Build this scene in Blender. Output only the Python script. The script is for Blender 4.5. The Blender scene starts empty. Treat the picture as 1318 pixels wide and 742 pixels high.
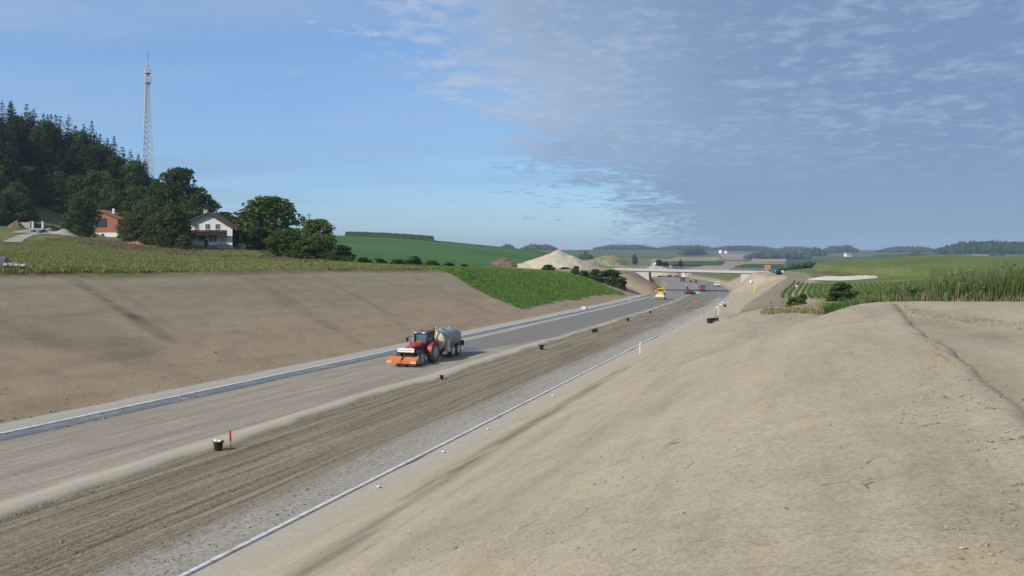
import bpy, bmesh, math, random
import numpy as np
from mathutils import Vector, Matrix, Euler

random.seed(7)
rng = np.random.default_rng(11)
C = bpy.context.scene.collection
scene = bpy.context.scene
F = 1050.0          # focal length in photo pixels (photo is 1318 wide)
K = 1.15            # metres per survey unit
PI = math.pi
rad = math.radians

# ------------------------------------------------------------------ numeric helpers
def _hash(ix, iy, seed):
    h = (ix.astype(np.int64) * 374761393 + iy.astype(np.int64) * 668265263 + seed * 974634777) & 0x7fffffff
    h = ((h ^ (h >> 13)) * 1274126177) & 0x7fffffff
    h = h ^ (h >> 16)
    return (h & 0xffff) / 65535.0

def vnoise(x, y, seed=0):
    x = np.asarray(x, float); y = np.asarray(y, float)
    ix = np.floor(x); iy = np.floor(y)
    fx = x - ix; fy = y - iy
    fx = fx * fx * (3 - 2 * fx); fy = fy * fy * (3 - 2 * fy)
    a = _hash(ix, iy, seed); b = _hash(ix + 1, iy, seed)
    c = _hash(ix, iy + 1, seed); d = _hash(ix + 1, iy + 1, seed)
    return (a + (b - a) * fx) * (1 - fy) + (c + (d - c) * fx) * fy

def fbm(x, y, octaves=4, seed=0, gain=.5):
    v = 0; amp = 1; tot = 0
    for o in range(octaves):
        v = v + amp * (vnoise(x * 2 ** o + o * 17.3, y * 2 ** o - o * 9.1, seed + o) - .5)
        tot += amp; amp *= gain
    return v / tot * 2

def sstep(a, b, x):
    t = np.clip((x - a) / (b - a), 0, 1)
    return t * t * (3 - 2 * t)

def lerp(a, b, t): return a + (b - a) * t

DX, DY = 0.332, 0.943                         # the road runs this way
def to_st(x, y): return DX * x + DY * y, DY * x - DX * y
_det = DX * DX + DY * DY
def to_xy(s, t): return (DX * s + DY * t) / _det, (DY * s - DX * t) / _det

def curve_off(s):                              # the road bends left in the distance
    s = np.asarray(s, float); s0, R = 172., 1500.
    a = np.clip(s - s0, 0, 480)
    return -(a * a) / (2 * R) - np.clip(s - s0 - 480, 0, None) * 480 / R

def road_z(s):
    s = np.asarray(s, float)
    return -10. - .0135 * np.clip(s, -60, 560) - .002 * np.clip(s - 560, 0, 400)

T_KL, T_MID, T_KR = -42.6, -29.6, -18.3        # left kerb, middle ridge, right kerb (across the road)

# ------------------------------------------------------------------ natural ground
def P(px, py, Y0):
    Y = Y0 * K
    return ((px - 659) / F * Y, Y, -(py - 325) / F * Y)
def ST(s, t, z):
    x, y = to_xy(s, t); return (x, y, z)
CTRL = [
    # bank crest and meadow
    P(-150,352,55), P(0,343,66), P(100,346,74), P(300,344,93), P(430,343,113), P(550,345,141), P(640,347,174), P(720,350,215),
    P(0,322,130), P(0,310,180), P(90,304,225), P(137,303,270), P(275,321,200), P(200,322,180), P(340,327,190), P(430,338,150), P(420,334,200),
    P(-200,318,180), P(-200,290,260),
    # wooded hill
    P(0,288,245), P(0,225,320), P(-150,200,330), P(60,238,320), P(100,250,312), P(150,268,312), P(190,286,305), P(230,298,250), P(270,300,270),
    P(0,200,420), P(100,225,430), P(190,262,420), P(-300,200,400), P(250,290,420),
    # green hill
    P(340,300,450), P(430,303.5,450), P(500,306,450), P(560,310.5,450), P(640,319,450), P(700,325.5,450),
    P(430,312,720), P(560,318,720), P(700,330,720), P(340,308,720),
    P(470,336,230), P(560,341,230), P(650,343,260), P(500,322,330), P(600,331,330), P(430,318,330), P(680,338,330),
    # stockpile yard and left bridge approach
    P(715,346,285), P(670,345,280), P(790,345,300), P(812,348,262), P(800,347.5,258), P(760,342,420), P(820,343,420),
    # low ground to the right, on which the bank top stands (see PLATFORM in terrain())
    ST(-40,-3,-6.5), ST(-40,20,-6), ST(0,0,-6.3), ST(0,15,-6), ST(20,2,-6.4), ST(40,2,-6.5), ST(40,25,-5.6), ST(70,14,-6.6), ST(85,40,-5.6), ST(60,60,-4.5), ST(110,30,-6.8),
    P(1029,402,75), P(985,388,106), P(1080,388,100), P(985,372,160), P(1008,362,190), P(1000,351.5,245), P(986,350.2,247), P(1000,351,270), P(994,358,215), P(1015,366,185), P(1130,366,180),
    P(1085,361,210), P(1200,359,185), P(1040,351,250),
    P(1200,334,400), P(1318,337,350), P(1060,344,320), P(1130,338,370), P(1250,345,230), P(1500,335,300),
    P(1200,341,640), P(1060,346,640), P(1400,340,640),
    # valley and the far slope
    P(900,352,480), P(940,354,420), P(900,345,800), P(900,338,1300), P(900,330,2200), P(900,321.5,3900),
    P(1000,348,480), P(1000,343,800), P(1060,338,1300),
    P(760,341,800), P(760,333,1500), P(760,322,3600), P(640,330,1300), P(640,322,3300), P(480,318,1500), P(480,316,3200),
    P(1200,331,1500), P(1200,322,3800), P(1318,329,1500), P(1318,319,3500), P(1500,322,2500), P(1060,330,2300), P(1060,322,3800),
    P(200,300,900), P(0,290,1200), P(0,300,3000), P(300,312,2500),
    P(200,330,8000), P(659,331,8000), P(1100,331,8000),
    # behind the camera
    (0,-60,-3), (-60,-40,-6), (60,-60,-3), (0,-400,-5), (-300,-200,0), (300,-200,-3), (200,0,-3), (-200,0,4), (0,-3000,0), (-3000,0,15), (3000,0,0),
]
CTRL = np.array(CTRL)
def warp(x, y):
    r = np.sqrt(x * x + y * y) + 1e-6
    g = np.arcsinh(r / 45.) / r
    return x * g, y * g
def _phi(r2): return .5 * r2 * np.log(r2 + 1e-9)
_wx, _wy = warp(CTRL[:, 0], CTRL[:, 1])
_n = len(CTRL)
_A = np.zeros((_n + 3, _n + 3))
_A[:_n, :_n] = _phi((_wx[:, None] - _wx[None]) ** 2 + (_wy[:, None] - _wy[None]) ** 2) + np.eye(_n) * 2e-4
_A[:_n, _n:] = np.stack([np.ones(_n), _wx, _wy], 1); _A[_n:, :_n] = _A[:_n, _n:].T
_W = np.linalg.solve(_A, np.concatenate([CTRL[:, 2], [0, 0, 0]]))
def natural(x, y):
    x = np.asarray(x, float); y = np.asarray(y, float)
    shp = x.shape; X, Y = warp(x.ravel(), y.ravel())
    out = np.empty(len(X))
    for i in range(0, len(X), 40000):
        a, b = X[i:i+40000], Y[i:i+40000]
        out[i:i+40000] = _phi((a[:, None] - _wx) ** 2 + (b[:, None] - _wy) ** 2) @ _W[:_n] + _W[_n] + _W[_n+1] * a + _W[_n+2] * b
    return out.reshape(shp)

def smin(a, b, k):
    h = np.clip(.5 + .5 * (b - a) / k, 0, 1)
    return b + (a - b) * h - k * h * (1 - h)

def terrain(x, y, detail=True, sink=True, info=False):
    x = np.asarray(x, float); y = np.asarray(y, float)
    s, t = to_st(x, y)
    tp = t - curve_off(s)
    nt = natural(x, y)
    # PLATFORM: the flat top of the right bank, where the photographer stands
    e_ = 45. + 1.55 * np.clip(t, -6, 8) + 2 * fbm(t * .12, t * 0, 2, 12)
    pm = sstep(e_ + 13 + 30 * sstep(0, 5, t), e_ - .5, s) * sstep(-160, -120, s) * sstep(-60, -20, t) * sstep(85, 48, t)
    nt = lerp(nt, -2.85 + .012 * np.clip(t - 8, 0, 60) - .006 * np.clip(s - 20, 0, 60), pm)
    # a gully with bushes cuts the left bank short of the bridge
    nt = nt - 5.0 * np.exp(-((s - 255) / 12.) ** 2) * sstep(-105, -70, tp) * sstep(-30, -48, tp)
    # step in the ground along the top of the right bank
    edge = 3.35 + .033 * s + .25 * fbm(s * .25, s * 0, 2, 5)
    on = sstep(2, 8, s) * sstep(58, 46, s)
    nt = nt + on * (.10 * np.exp(-((t - edge + .45) / .3) ** 2) - .50 * sstep(edge - .04, edge + .22, t) * sstep(edge + 7, edge + 1.2, t))
    zr = road_z(s)
    d = np.maximum(0, np.maximum(T_KL - 3.0 - tp, tp - (T_KR + 1.3 + .8 * sstep(60, 130, s))))
    # steeper spill slopes under the bridge ends
    bw = np.exp(-((s - 290) / 20.) ** 4)
    d = np.maximum(d, bw * np.maximum(0, np.maximum((-40.4 - tp) * 1.6, (tp + 17.6) * 2.3)))
    wob = 1 + .025 * fbm(s * .03, tp * .05, 2, 9)
    cut = zr - .03 + (.41 * d) * wob
    fill = zr - .45 * d
    z = np.maximum(smin(nt, cut, 1.3), np.minimum(nt, fill) * 0 + fill * (d < 60) + (-1e3) * (d >= 60))
    fade = sstep(760, 620, s) * sstep(-160, -120, s)
    z = lerp(nt, z, fade)
    cutm = sstep(.25, 1.2, nt - z) * fade
    if detail:
        near = sstep(400, 60, np.hypot(x, y))
        amp = sstep(0, 2., d)
        z = z + amp * near * ((.10 - .065 * sstep(T_KR, T_KR + 6, tp)) * fbm(x * .12, y * .12, 3, 21) + (.045 - .025 * sstep(T_KR, T_KR + 4, tp)) * fbm(x * .9, y * .9, 3, 22))
        hr = sstep(60, 20, np.hypot(x, y)) * (tp > -18)
        z = z + amp * hr * (.010 * fbm(s * 1.6, t * 1.6, 3, 24))
    if sink:
        z = z - .22 * (sstep(.5, 0, np.maximum(T_KL + .3 - tp, tp - T_KR + .2))) * fade
    if info: return z, s, t, tp, nt, cutm, d
    return z

def ground_z(x, y):
    return float(terrain(np.array([x]), np.array([y]), True, True)[0])

def hit(px, py, lo=6, hi=6500, n=1500):
    """world point where the sight line of a photo pixel first meets the ground"""
    Y = np.exp(np.linspace(math.log(lo), math.log(hi), n))
    u = (px - 659) / F; v = -(py - 325) / F
    zt = terrain(u * Y, Y, False, False)
    below = v * Y < zt
    if not below.any(): i = int(np.argmin(v * Y - zt))
    else: i = int(np.argmax(below))
    y = Y[i]
    if 0 < i and below[i]:
        a0 = v * Y[i-1] - zt[i-1]; a1 = v * Y[i] - zt[i]
        y = Y[i-1] + (Y[i] - Y[i-1]) * a0 / (a0 - a1 + 1e-9)
    return Vector((u * y, y, v * y))
def at(px, Y0):
    """ground point at a bearing and a distance"""
    y = Y0 * K; x = (px - 659) / F * y
    return Vector((x, y, ground_z(x, y)))
def road_pt(px, py):
    u = (px - 659) / F; v = (py - 325) / F
    y = 20.
    for _ in range(60):
        s, t = to_st(u * y, y); y = y * .5 + .5 * (-float(road_z(s)) / v)
    s, t = to_st(u * y, y)
    return Vector((u * y, y, float(road_z(s))))

# ------------------------------------------------------------------ object helpers
def link(o, parent=None):
    C.objects.link(o)
    if parent is not None: o.parent = parent
    return o
def tag(o, label=None, cat=None, group=None, kind=None):
    if label: o['label'] = label
    if cat: o['category'] = cat
    if group: o['group'] = group
    if kind: o['kind'] = kind
    return o
def empty(name, loc, rotz=0, label=None, cat=None, group=None, scale=1):
    o = bpy.data.objects.new(name, None); link(o)
    o.location = loc; o.rotation_euler = (0, 0, rotz); o.scale = (scale,) * 3
    o.empty_display_size = .3
    return tag(o, label, cat, group)
def mesh_np(name, V, faces, mat, parent=None, smooth=False, attrs=None):
    """V (n,3); faces: int array (m,k) or list of such arrays; float attributes per vertex"""
    V = np.asarray(V, np.float32)
    if isinstance(faces, np.ndarray): faces = [faces]
    faces = [np.asarray(f, np.int32) for f in faces if len(f)]
    me = bpy.data.meshes.new(name)
    me.vertices.add(len(V)); me.vertices.foreach_set('co', V.ravel())
    idx = np.concatenate([f.ravel() for f in faces])
    tot = np.concatenate([np.full(len(f), f.shape[1], np.int32) for f in faces])
    st = np.concatenate([[0], np.cumsum(tot)[:-1]]).astype(np.int32)
    me.loops.add(len(idx)); me.loops.foreach_set('vertex_index', idx)
    me.polygons.add(len(tot)); me.polygons.foreach_set('loop_start', st)
    me.update(calc_edges=True); me.validate()
    if smooth: me.polygons.foreach_set('use_smooth', np.ones(len(me.polygons), bool))
    for k, a in (attrs or {}).items():
        a = np.asarray(a, np.float32)
        if a.ndim == 1:
            at_ = me.attributes.new(k, 'FLOAT', 'POINT'); at_.data.foreach_set('value', a)
        else:
            at_ = me.attributes.new(k, 'FLOAT_VECTOR', 'POINT'); at_.data.foreach_set('vector', a[:, :3].ravel())
    if mat: me.materials.append(mat)
    return link(bpy.data.objects.new(name, me), parent)
def grid_faces(nu, nv):
    i = np.arange(nu * nv).reshape(nu, nv)
    return np.stack([i[:-1, :-1].ravel(), i[1:, :-1].ravel(), i[1:, 1:].ravel(), i[:-1, 1:].ravel()], 1)

class MB:
    """collects shapes into one mesh"""
    def __init__(self): self.bm = bmesh.new()
    def _xf(self, vs, loc, rot):
        M = Matrix.Translation(loc) @ Euler(rot).to_matrix().to_4x4()
        for v in vs: v.co = M @ v.co
    def box(self, c, size, rot=(0, 0, 0), bev=0.0, taper=None):
        r = bmesh.ops.create_cube(self.bm, size=1.0); vs = r['verts']
        for v in vs:
            k = (1, 1) if (taper is None or v.co.z < 0) else taper
            v.co = Vector((v.co.x * size[0] * k[0], v.co.y * size[1] * k[1], v.co.z * size[2]))
        if bev:
            es = list({e for v in vs for e in v.link_edges})
            rb = bmesh.ops.bevel(self.bm, geom=es, offset=bev, segments=2, affect='EDGES', profile=.5)
            vs = list({v for f in rb['faces'] for v in f.verts} | {v for v in vs if v.is_valid})
        self._xf(vs, c, rot); return self
    def cyl(self, a, b, r0, r1=None, seg=10, caps=True):
        a = Vector(a); b = Vector(b); d = b - a
        r1 = r0 if r1 is None else r1
        r = bmesh.ops.create_cone(self.bm, cap_ends=caps, segments=seg, radius1=r0, radius2=max(r1, 1e-4), depth=d.length)
        M = Matrix.Translation((a + b) / 2) @ d.to_track_quat('Z', 'Y').to_matrix().to_4x4()
        for v in r['verts']: v.co = M @ v.co
        return self
    def tube(self, pts, r, seg=6):
        """one continuous bent tube"""
        pts = [Vector(p) for p in pts]; rings = []
        for i, p in enumerate(pts):
            d = (pts[min(i + 1, len(pts) - 1)] - pts[max(i - 1, 0)]).normalized()
            u = d.cross(Vector((.31, .17, .93)) if abs(d.z) < .9 else Vector((1, .1, 0))).normalized(); v = d.cross(u)
            rings.append([self.bm.verts.new(p + (u * math.cos(2 * PI * k / seg) + v * math.sin(2 * PI * k / seg)) * r) for k in range(seg)])
        for A, B in zip(rings[:-1], rings[1:]):
            for k in range(seg): self.bm.faces.new((A[k], A[(k+1) % seg], B[(k+1) % seg], B[k]))
        self.bm.faces.new(rings[0][::-1]); self.bm.faces.new(rings[-1])
        return self
    def sphere(self, c, r, sub=2, sc=(1, 1, 1)):
        q = bmesh.ops.create_icosphere(self.bm, subdivisions=sub, radius=r)
        for v in q['verts']: v.co = Vector(c) + Vector((v.co.x * sc[0], v.co.y * sc[1], v.co.z * sc[2]))
        return self
    def lathe(self, prof, axis_o, axis='Y', seg=24):
        """prof: list of (radius, along)"""
        rings = []
        for r, h in prof:
            ring = []
            for k in range(seg):
                a = 2 * PI * k / seg; p = (r * math.cos(a), r * math.sin(a))
                co = {'X': (h, p[0], p[1]), 'Y': (p[0], h, p[1]), 'Z': (p[0], p[1], h)}[axis]
                ring.append(self.bm.verts.new(Vector(co) + Vector(axis_o)))
            rings.append(ring)
        for A, B in zip(rings[:-1], rings[1:]):
            for k in range(seg):
                self.bm.faces.new((A[k], A[(k+1) % seg], B[(k+1) % seg], B[k]))
        for R_, in ((rings[0],), (rings[-1],)):
            try: self.bm.faces.new(R_)
            except ValueError: pass
        return self
    def prism(self, poly, y0, y1, axis='Y'):
        """poly in the plane across the axis, extruded along it"""
        def co(p, h): return {'Y': (p[0], h, p[1]), 'X': (h, p[0], p[1]), 'Z': (p[0], p[1], h)}[axis]
        A = [self.bm.verts.new(co(p, y0)) for p in poly]; B = [self.bm.verts.new(co(p, y1)) for p in poly]
        n = len(poly)
        for k in range(n): self.bm.faces.new((A[k], A[(k+1) % n], B[(k+1) % n], B[k]))
        self.bm.faces.new(A[::-1]); self.bm.faces.new(B)
        return self
    def poly(self, pts):
        self.bm.faces.new([self.bm.verts.new(p) for p in pts]); return self
    def hull(self, pts):
        vs = [self.bm.verts.new(p) for p in pts]
        bmesh.ops.convex_hull(self.bm, input=vs); return self
    def build(self, name, mat, parent=None, smooth=False, bevel=0):
        bmesh.ops.recalc_face_normals(self.bm, faces=self.bm.faces)
        me = bpy.data.meshes.new(name); self.bm.to_mesh(me); self.bm.free()
        me.materials.append(mat)
        if smooth:
            me.polygons.foreach_set('use_smooth', np.ones(len(me.polygons), bool))
            try: me.set_sharp_from_angle(angle=rad(38))
            except Exception: pass
        o = link(bpy.data.objects.new(name, me), parent)
        if bevel:
            m = o.modifiers.new('Bevel', 'BEVEL'); m.width = bevel; m.segments = 2; m.limit_method = 'ANGLE'
        return o

def copy_tree(o, parent=None):
    c = o.copy(); C.objects.link(c); c.parent = parent
    for ch in list(o.children): copy_tree(ch, c)
    return c

# ------------------------------------------------------------------ materials
class Mat:
    def __init__(self, name):
        self.m = bpy.data.materials.new(name); self.m.use_nodes = True
        self.t = self.m.node_tree; self.t.nodes.clear()
        self.out = self.n('ShaderNodeOutputMaterial')
        self.b = self.n('ShaderNodeBsdfPrincipled')
        self.l(self.b.outputs[0], self.out.inputs[0])
        self.b.inputs['Specular IOR Level'].default_value = .25
    def n(self, typ, **kw):
        x = self.t.nodes.new(typ)
        for k, v in kw.items(): setattr(x, k, v)
        return x
    def l(self, a, b): self.t.links.new(a, b)
    def put(self, sock, v):
        if isinstance(v, bpy.types.NodeSocket): self.l(v, sock)
        else:
            if sock.type == 'RGBA' and hasattr(v, '__len__') and len(v) == 3: v = (*v, 1)
            sock.default_value = v
    def attr(self, name):
        x = self.n('ShaderNodeAttribute', attribute_name=name); return x.outputs
    def coord(self, which='Object'): return self.n('ShaderNodeTexCoord').outputs[which]
    def scale(self, vec, sc):
        x = self.n('ShaderNodeMapping'); self.put(x.inputs['Vector'], vec); x.inputs['Scale'].default_value = sc; return x.outputs[0]
    def comb(self, x, y, z=0.0):
        c = self.n('ShaderNodeCombineXYZ')
        for i, v in enumerate((x, y, z)): self.put(c.inputs[i], v)
        return c.outputs[0]
    def noise(self, vec, scale, detail=4, rough=.55, dist=0.0):
        x = self.n('ShaderNodeTexNoise'); self.put(x.inputs['Vector'], vec)
        x.inputs['Scale'].default_value = scale; x.inputs['Detail'].default_value = detail
        x.inputs['Roughness'].default_value = rough; x.inputs['Distortion'].default_value = dist
        return x.outputs[0]
    def voro(self, vec, scale, feature='F1', out='Distance', rand=1.0):
        x = self.n('ShaderNodeTexVoronoi', feature=feature); self.put(x.inputs['Vector'], vec)
        x.inputs['Scale'].default_value = scale; x.inputs['Randomness'].default_value = rand
        return x.outputs[out]
    def ss(self, v, a, b, lo=0.0, hi=1.0):
        x = self.n('ShaderNodeMapRange', interpolation_type='SMOOTHSTEP'); self.put(x.inputs[0], v)
        x.inputs[1].default_value = a; x.inputs[2].default_value = b; x.inputs[3].default_value = lo; x.inputs[4].default_value = hi
        return x.outputs[0]
    def lin(self, v, a, b, lo=0.0, hi=1.0):
        x = self.n('ShaderNodeMapRange'); self.put(x.inputs[0], v)
        x.inputs[1].default_value = a; x.inputs[2].default_value = b; x.inputs[3].default_value = lo; x.inputs[4].default_value = hi
        return x.outputs[0]
    def math(self, op, a, b=0.0, c=0.0):
        x = self.n('ShaderNodeMath', operation=op)
        for i, v in enumerate((a, b, c)): self.put(x.inputs[i], v)
        return x.outputs[0]
    def mix(self, f, a, b, mode='MIX'):
        x = self.n('ShaderNodeMix', data_type='RGBA', blend_type=mode)
        self.put(x.inputs[0], f); self.put(x.inputs[6], a); self.put(x.inputs[7], b); return x.outputs[2]
    def ramp(self, v, stops):
        x = self.n('ShaderNodeValToRGB'); e = x.color_ramp.elements
        while len(e) < len(stops): e.new(.5)
        for i, (p, c) in enumerate(stops): e[i].position = p; e[i].color = (*c, 1)
        self.put(x.inputs[0], v); return x.outputs[0]
    def bump(self, h, strength=.5, dist=.05, normal=None):
        x = self.n('ShaderNodeBump'); x.inputs['Strength'].default_value = strength; x.inputs['Distance'].default_value = dist
        self.put(x.inputs['Height'], h)
        if normal is not None: self.l(normal, x.inputs['Normal'])
        return x.outputs[0]
    def set(self, **kw):
        for k, v in kw.items():
            k = {'color': 'Base Color', 'rough': 'Roughness', 'metal': 'Metallic', 'normal': 'Normal', 'spec': 'Specular IOR Level',
                 'trans': 'Transmission Weight', 'coat': 'Coat Weight', 'alpha': 'Alpha'}.get(k, k)
            self.put(self.b.inputs[k], v)
        return self

def simple(name, col, rough=.6, metal=0.0, var=.18, scale=6, dirt=0.0, dirtcol=(.25, .2, .14), bump=0.0, spec=.3, coat=0):
    m = Mat(name); co = m.coord()
    n = m.noise(co, scale, 5, .6)
    c = m.mix(1.0, (*col, 1), m.ramp(n, [(.25, (1 - var,) * 3), (.75, (1 + var * .3,) * 3)]), 'MULTIPLY')
    if dirt:
        c = m.mix(m.ss(m.noise(co, scale * .6, 6, .65), .62 - dirt * .35, .72), c, dirtcol)
    m.set(color=c, rough=rough, metal=metal, spec=spec, coat=coat)
    if bump: m.set(normal=m.bump(n, .4, bump))
    return m.m
EXPOSURE = 0.38; SUN_E = 3.6; SKY_S = .085; HAZE = 1.1e-4
CLOUD_DARK = (1.66, 2.55, 4.1, 1); CLOUD_LITE = (2.65, 3.5, 5.0, 1); CLOUD_EDGE = (4.3, 5.3, 6.9, 1); CLOUD_LOW = (1.75, 2.85, 4.3, 1); SKY_TINT = (.80, 1.05, 1.36, 1)
SOIL_R = (.362, .309, .222); SOIL_R2 = (.385, .333, .246); SOIL_L = (.295, .236, .160); SOIL_L2 = (.345, .282, .20); SOIL_LT = (.385, .29, .19)
SUB_D = (.215, .185, .14); SUB_M = (.295, .26, .205); SUB_L = (.38, .34, .275); SAND_LIP = (.42, .37, .28, 1); WET_MUL = (.66, .68, .72, 1)
BRN_D = (.16, .130, .086); BRN_M = (.238, .198, .140); BRN_L = (.31, .262, .195); GRAVEL = (.345, .318, .268, 1)
GUTTER = (.16, .175, .19, 1); VERGE = (.36, .345, .31, 1); SAND_STRIP = (.42, .37, .29, 1)
# ------------------------------------------------------------------ camera, sun, sky, air
cam = bpy.data.cameras.new('camera'); cam_o = link(bpy.data.objects.new('camera', cam))
cam.sensor_width = 36; cam.lens = 36 * F / 1318; cam.clip_start = .1; cam.clip_end = 30000
cam.shift_y = -46.0 / 1318
cam_o.location = (0, 0, 0); cam_o.rotation_euler = (PI / 2, 0, 0)
scene.camera = cam_o
scene.view_settings.view_transform = 'Standard'; scene.view_settings.look = 'None'
scene.view_settings.gamma = 1; scene.view_settings.exposure = EXPOSURE

SUN_EL = rad(36); SUN_AZ = math.atan2(-.79, -.61)      # compass-like angle from +Y towards +X
sd = Vector((math.sin(SUN_AZ) * math.cos(SUN_EL), math.cos(SUN_AZ) * math.cos(SUN_EL), math.sin(SUN_EL)))
sun = bpy.data.lights.new('sun', 'SUN'); sun.energy = SUN_E; sun.angle = rad(.53); sun.color = (1.0, .93, .82)
sun_o = link(bpy.data.objects.new('sun', sun)); sun_o.rotation_euler = sd.to_track_quat('Z', 'Y').to_euler()

w = bpy.data.worlds.new('World'); scene.world = w; w.use_nodes = True
class WN(Mat):
    def __init__(self, tree):
        self.t = tree; tree.nodes.clear()
wn = WN(w.node_tree)
wo = wn.n('ShaderNodeOutputWorld'); bg = wn.n('ShaderNodeBackground'); wn.l(bg.outputs[0], wo.inputs[0])
bg.inputs[1].default_value = SKY_S
sky = wn.n('ShaderNodeTexSky', sky_type='NISHITA'); sky.sun_disc = False
sky.sun_elevation = SUN_EL; sky.sun_rotation = SUN_AZ; sky.air_density = 1.0; sky.dust_density = .6; sky.ozone_density = 2.2
tc = wn.coord('Generated')
sep = wn.n('ShaderNodeSeparateXYZ'); wn.l(tc, sep.inputs[0])
zz = wn.math('ADD', wn.math('MAXIMUM', sep.outputs[2], 0.0), .085)
cx = wn.math('DIVIDE', sep.outputs[0], zz); cy = wn.math('DIVIDE', sep.outputs[1], zz)
cp = wn.comb(cx, cy, 0.0)                                   # position on a flat cloud deck overhead
fine2 = wn.noise(wn.scale(cp, (1.0, 1.0, 1)), 12.0, 5, .6, .3)
big = wn.noise(wn.comb(cx, wn.math('MULTIPLY', cy, .55)), .55, 4, .55)
fine = wn.noise(wn.scale(cp, (1.0, 1.0, 1)), 5.5, 6, .62, .25)
mid = wn.noise(wn.scale(cp, (.9, .9, 1)), 2.2, 5, .6, .2)
edge = wn.math("ADD", wn.math("SUBTRACT", cx, wn.math("MULTIPLY", cy, .314)), 1.22)
m0 = wn.math('ADD', edge, wn.math('MULTIPLY', wn.math('SUBTRACT', big, .5), 2.0))
m0 = wn.math('DIVIDE', m0, wn.math('ADD', 1.0, wn.math('MULTIPLY', wn.math('MAXIMUM', wn.math('SUBTRACT', cy, 2.7), 0.0), .22)))
deck = wn.ss(m0, -.95, .75)
ragged = wn.math('ADD', wn.math('MULTIPLY', wn.math('SUBTRACT', wn.math('ADD', wn.math('MULTIPLY', fine, .45), wn.math('MULTIPLY', fine2, .55)), .5), 2.8), wn.math('MULTIPLY', wn.math('SUBTRACT', mid, .5), 1.6))
cover = wn.ss(wn.math('ADD', deck, wn.math('MULTIPLY', ragged, wn.math('SUBTRACT', 1.0, wn.math('MULTIPLY', deck, .55)))), .30, .82)
thin = wn.math('MULTIPLY', wn.ss(wn.noise(wn.scale(cp, (.35, .9, 1)), .9, 6, .6, .5), .42, .74), .62)
up = wn.ss(sep.outputs[2], .015, .11)
cover_all = wn.math('MAXIMUM', cover, wn.math('MULTIPLY', thin, up))
body = wn.math('ADD', wn.math('ADD', wn.math('MULTIPLY', fine, .35), wn.math('MULTIPLY', fine2, .35)), wn.math('MULTIPLY', mid, .3))
ccol = wn.mix(wn.math('MULTIPLY', wn.ss(body, .47, .60), wn.ss(sep.outputs[2], .01, .16)), CLOUD_DARK, CLOUD_LITE)
edgy = wn.math('MULTIPLY', wn.ss(m0, 1.5, -.5), wn.ss(sep.outputs[2], .04, .2))
ccol = wn.mix(wn.math('MULTIPLY', edgy, .85), ccol, CLOUD_EDGE)
ccol = wn.mix(wn.ss(sep.outputs[2], .14, .0), ccol, CLOUD_LOW)
hzn = wn.ss(sep.outputs[2], .0, .16)
blue = wn.mix(1.0, sky.outputs[0], SKY_TINT, 'MULTIPLY')
blue = wn.mix(wn.math('ADD', .20, wn.math('MULTIPLY', hzn, .14)), blue, (3.0, 4.7, 7.4, 1))
wn.l(wn.mix(wn.math('MULTIPLY', cover_all, .9), blue, ccol), bg.inputs[0])

if HAZE > 0:
    hz = bpy.data.materials.new('air'); hz.use_nodes = True; t_ = hz.node_tree; t_.nodes.clear()
    o_ = t_.nodes.new('ShaderNodeOutputMaterial'); v_ = t_.nodes.new('ShaderNodeVolumePrincipled')
    v_.inputs['Color'].default_value = (.62, .78, 1.0, 1); v_.inputs['Density'].default_value = HAZE; v_.inputs['Anisotropy'].default_value = .0
    t_.links.new(v_.outputs[0], o_.inputs['Volume'])
    hzo = MB().box((0, 0, 30), (17800, 17800, 190)).build('haze', hz)
    tag(hzo, kind='stuff', label='thin blue summer haze over the far fields')

# ------------------------------------------------------------------ the ground, one sheet
def growth(a, step, g, end):
    out = []; x = a
    while x < end:
        step *= g; x += step; out.append(x)
    return out
s_ax = np.array(sorted([-x for x in growth(30, 1.5, 1.25, 4000)] + list(np.arange(-30, 2, 1.2)) + list(np.arange(2, 40, .22)) + list(np.arange(40, 275, .75)) + growth(275, .75, 1.045, 8300)))
t_ax = np.array(sorted([-x for x in growth(86, .5, 1.045, 8300)] + list(np.arange(-86, -19, .5)) + list(np.arange(-19, 11, .24)) + list(np.arange(11, 24, .5)) + growth(24, .5, 1.05, 8300)))
SS, TT = np.meshgrid(s_ax, t_ax, indexing='ij')
GX, GY = to_xy(SS, TT)
gz, gs, gt, gtp, gnt, gcut, gd = terrain(GX, GY, info=True)
def col3(c): return np.array(c)[None, None, :]
n1 = fbm(GX * .02, GY * .02, 4, 41)[..., None]; n2 = fbm(GX * .15, GY * .15, 4, 42)[..., None]
ns = fbm(gs * .03, gtp * .5, 4, 43)[..., None]
soil = lerp(col3(SOIL_R), col3(SOIL_R2), np.clip(.5 + n2 * .9 + n1 * .5, 0, 1))
soilL = lerp(col3(SOIL_L), col3(SOIL_L2), np.clip(.45 + n1 * .9 + ns * .5, 0, 1))
# the foot of the left bank is warmer, its upper half greyer
soilL = lerp(soilL, col3(SOIL_LT), (sstep(5.5, 2.5, gz - road_z(gs) + 1.2 * fbm(gs * .05, gtp * .05, 3, 44)))[..., None] * .7)
left = (gtp < T_MID)[..., None]
soil = np.where(left, soilL, soil)
dry = lerp(col3((.13, .125, .05)), col3((.20, .16, .085)), np.clip(.5 + n2 * .8, 0, 1))
green = lerp(col3((.075, .115, .03)), col3((.11, .145, .042)), np.clip(.5 + n1 * .8, 0, 1))
crop = lerp(col3((.040, .095, .030)), col3((.060, .120, .036)), np.clip(.5 + n1 * .8, 0, 1))
far = lerp(col3((.050, .085, .035)), col3((.085, .11, .05)), np.clip(.5 + fbm(GX * .003, GY * .003, 3, 46)[..., None] * 1.2, 0, 1))
bare = np.zeros_like(gs)
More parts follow.
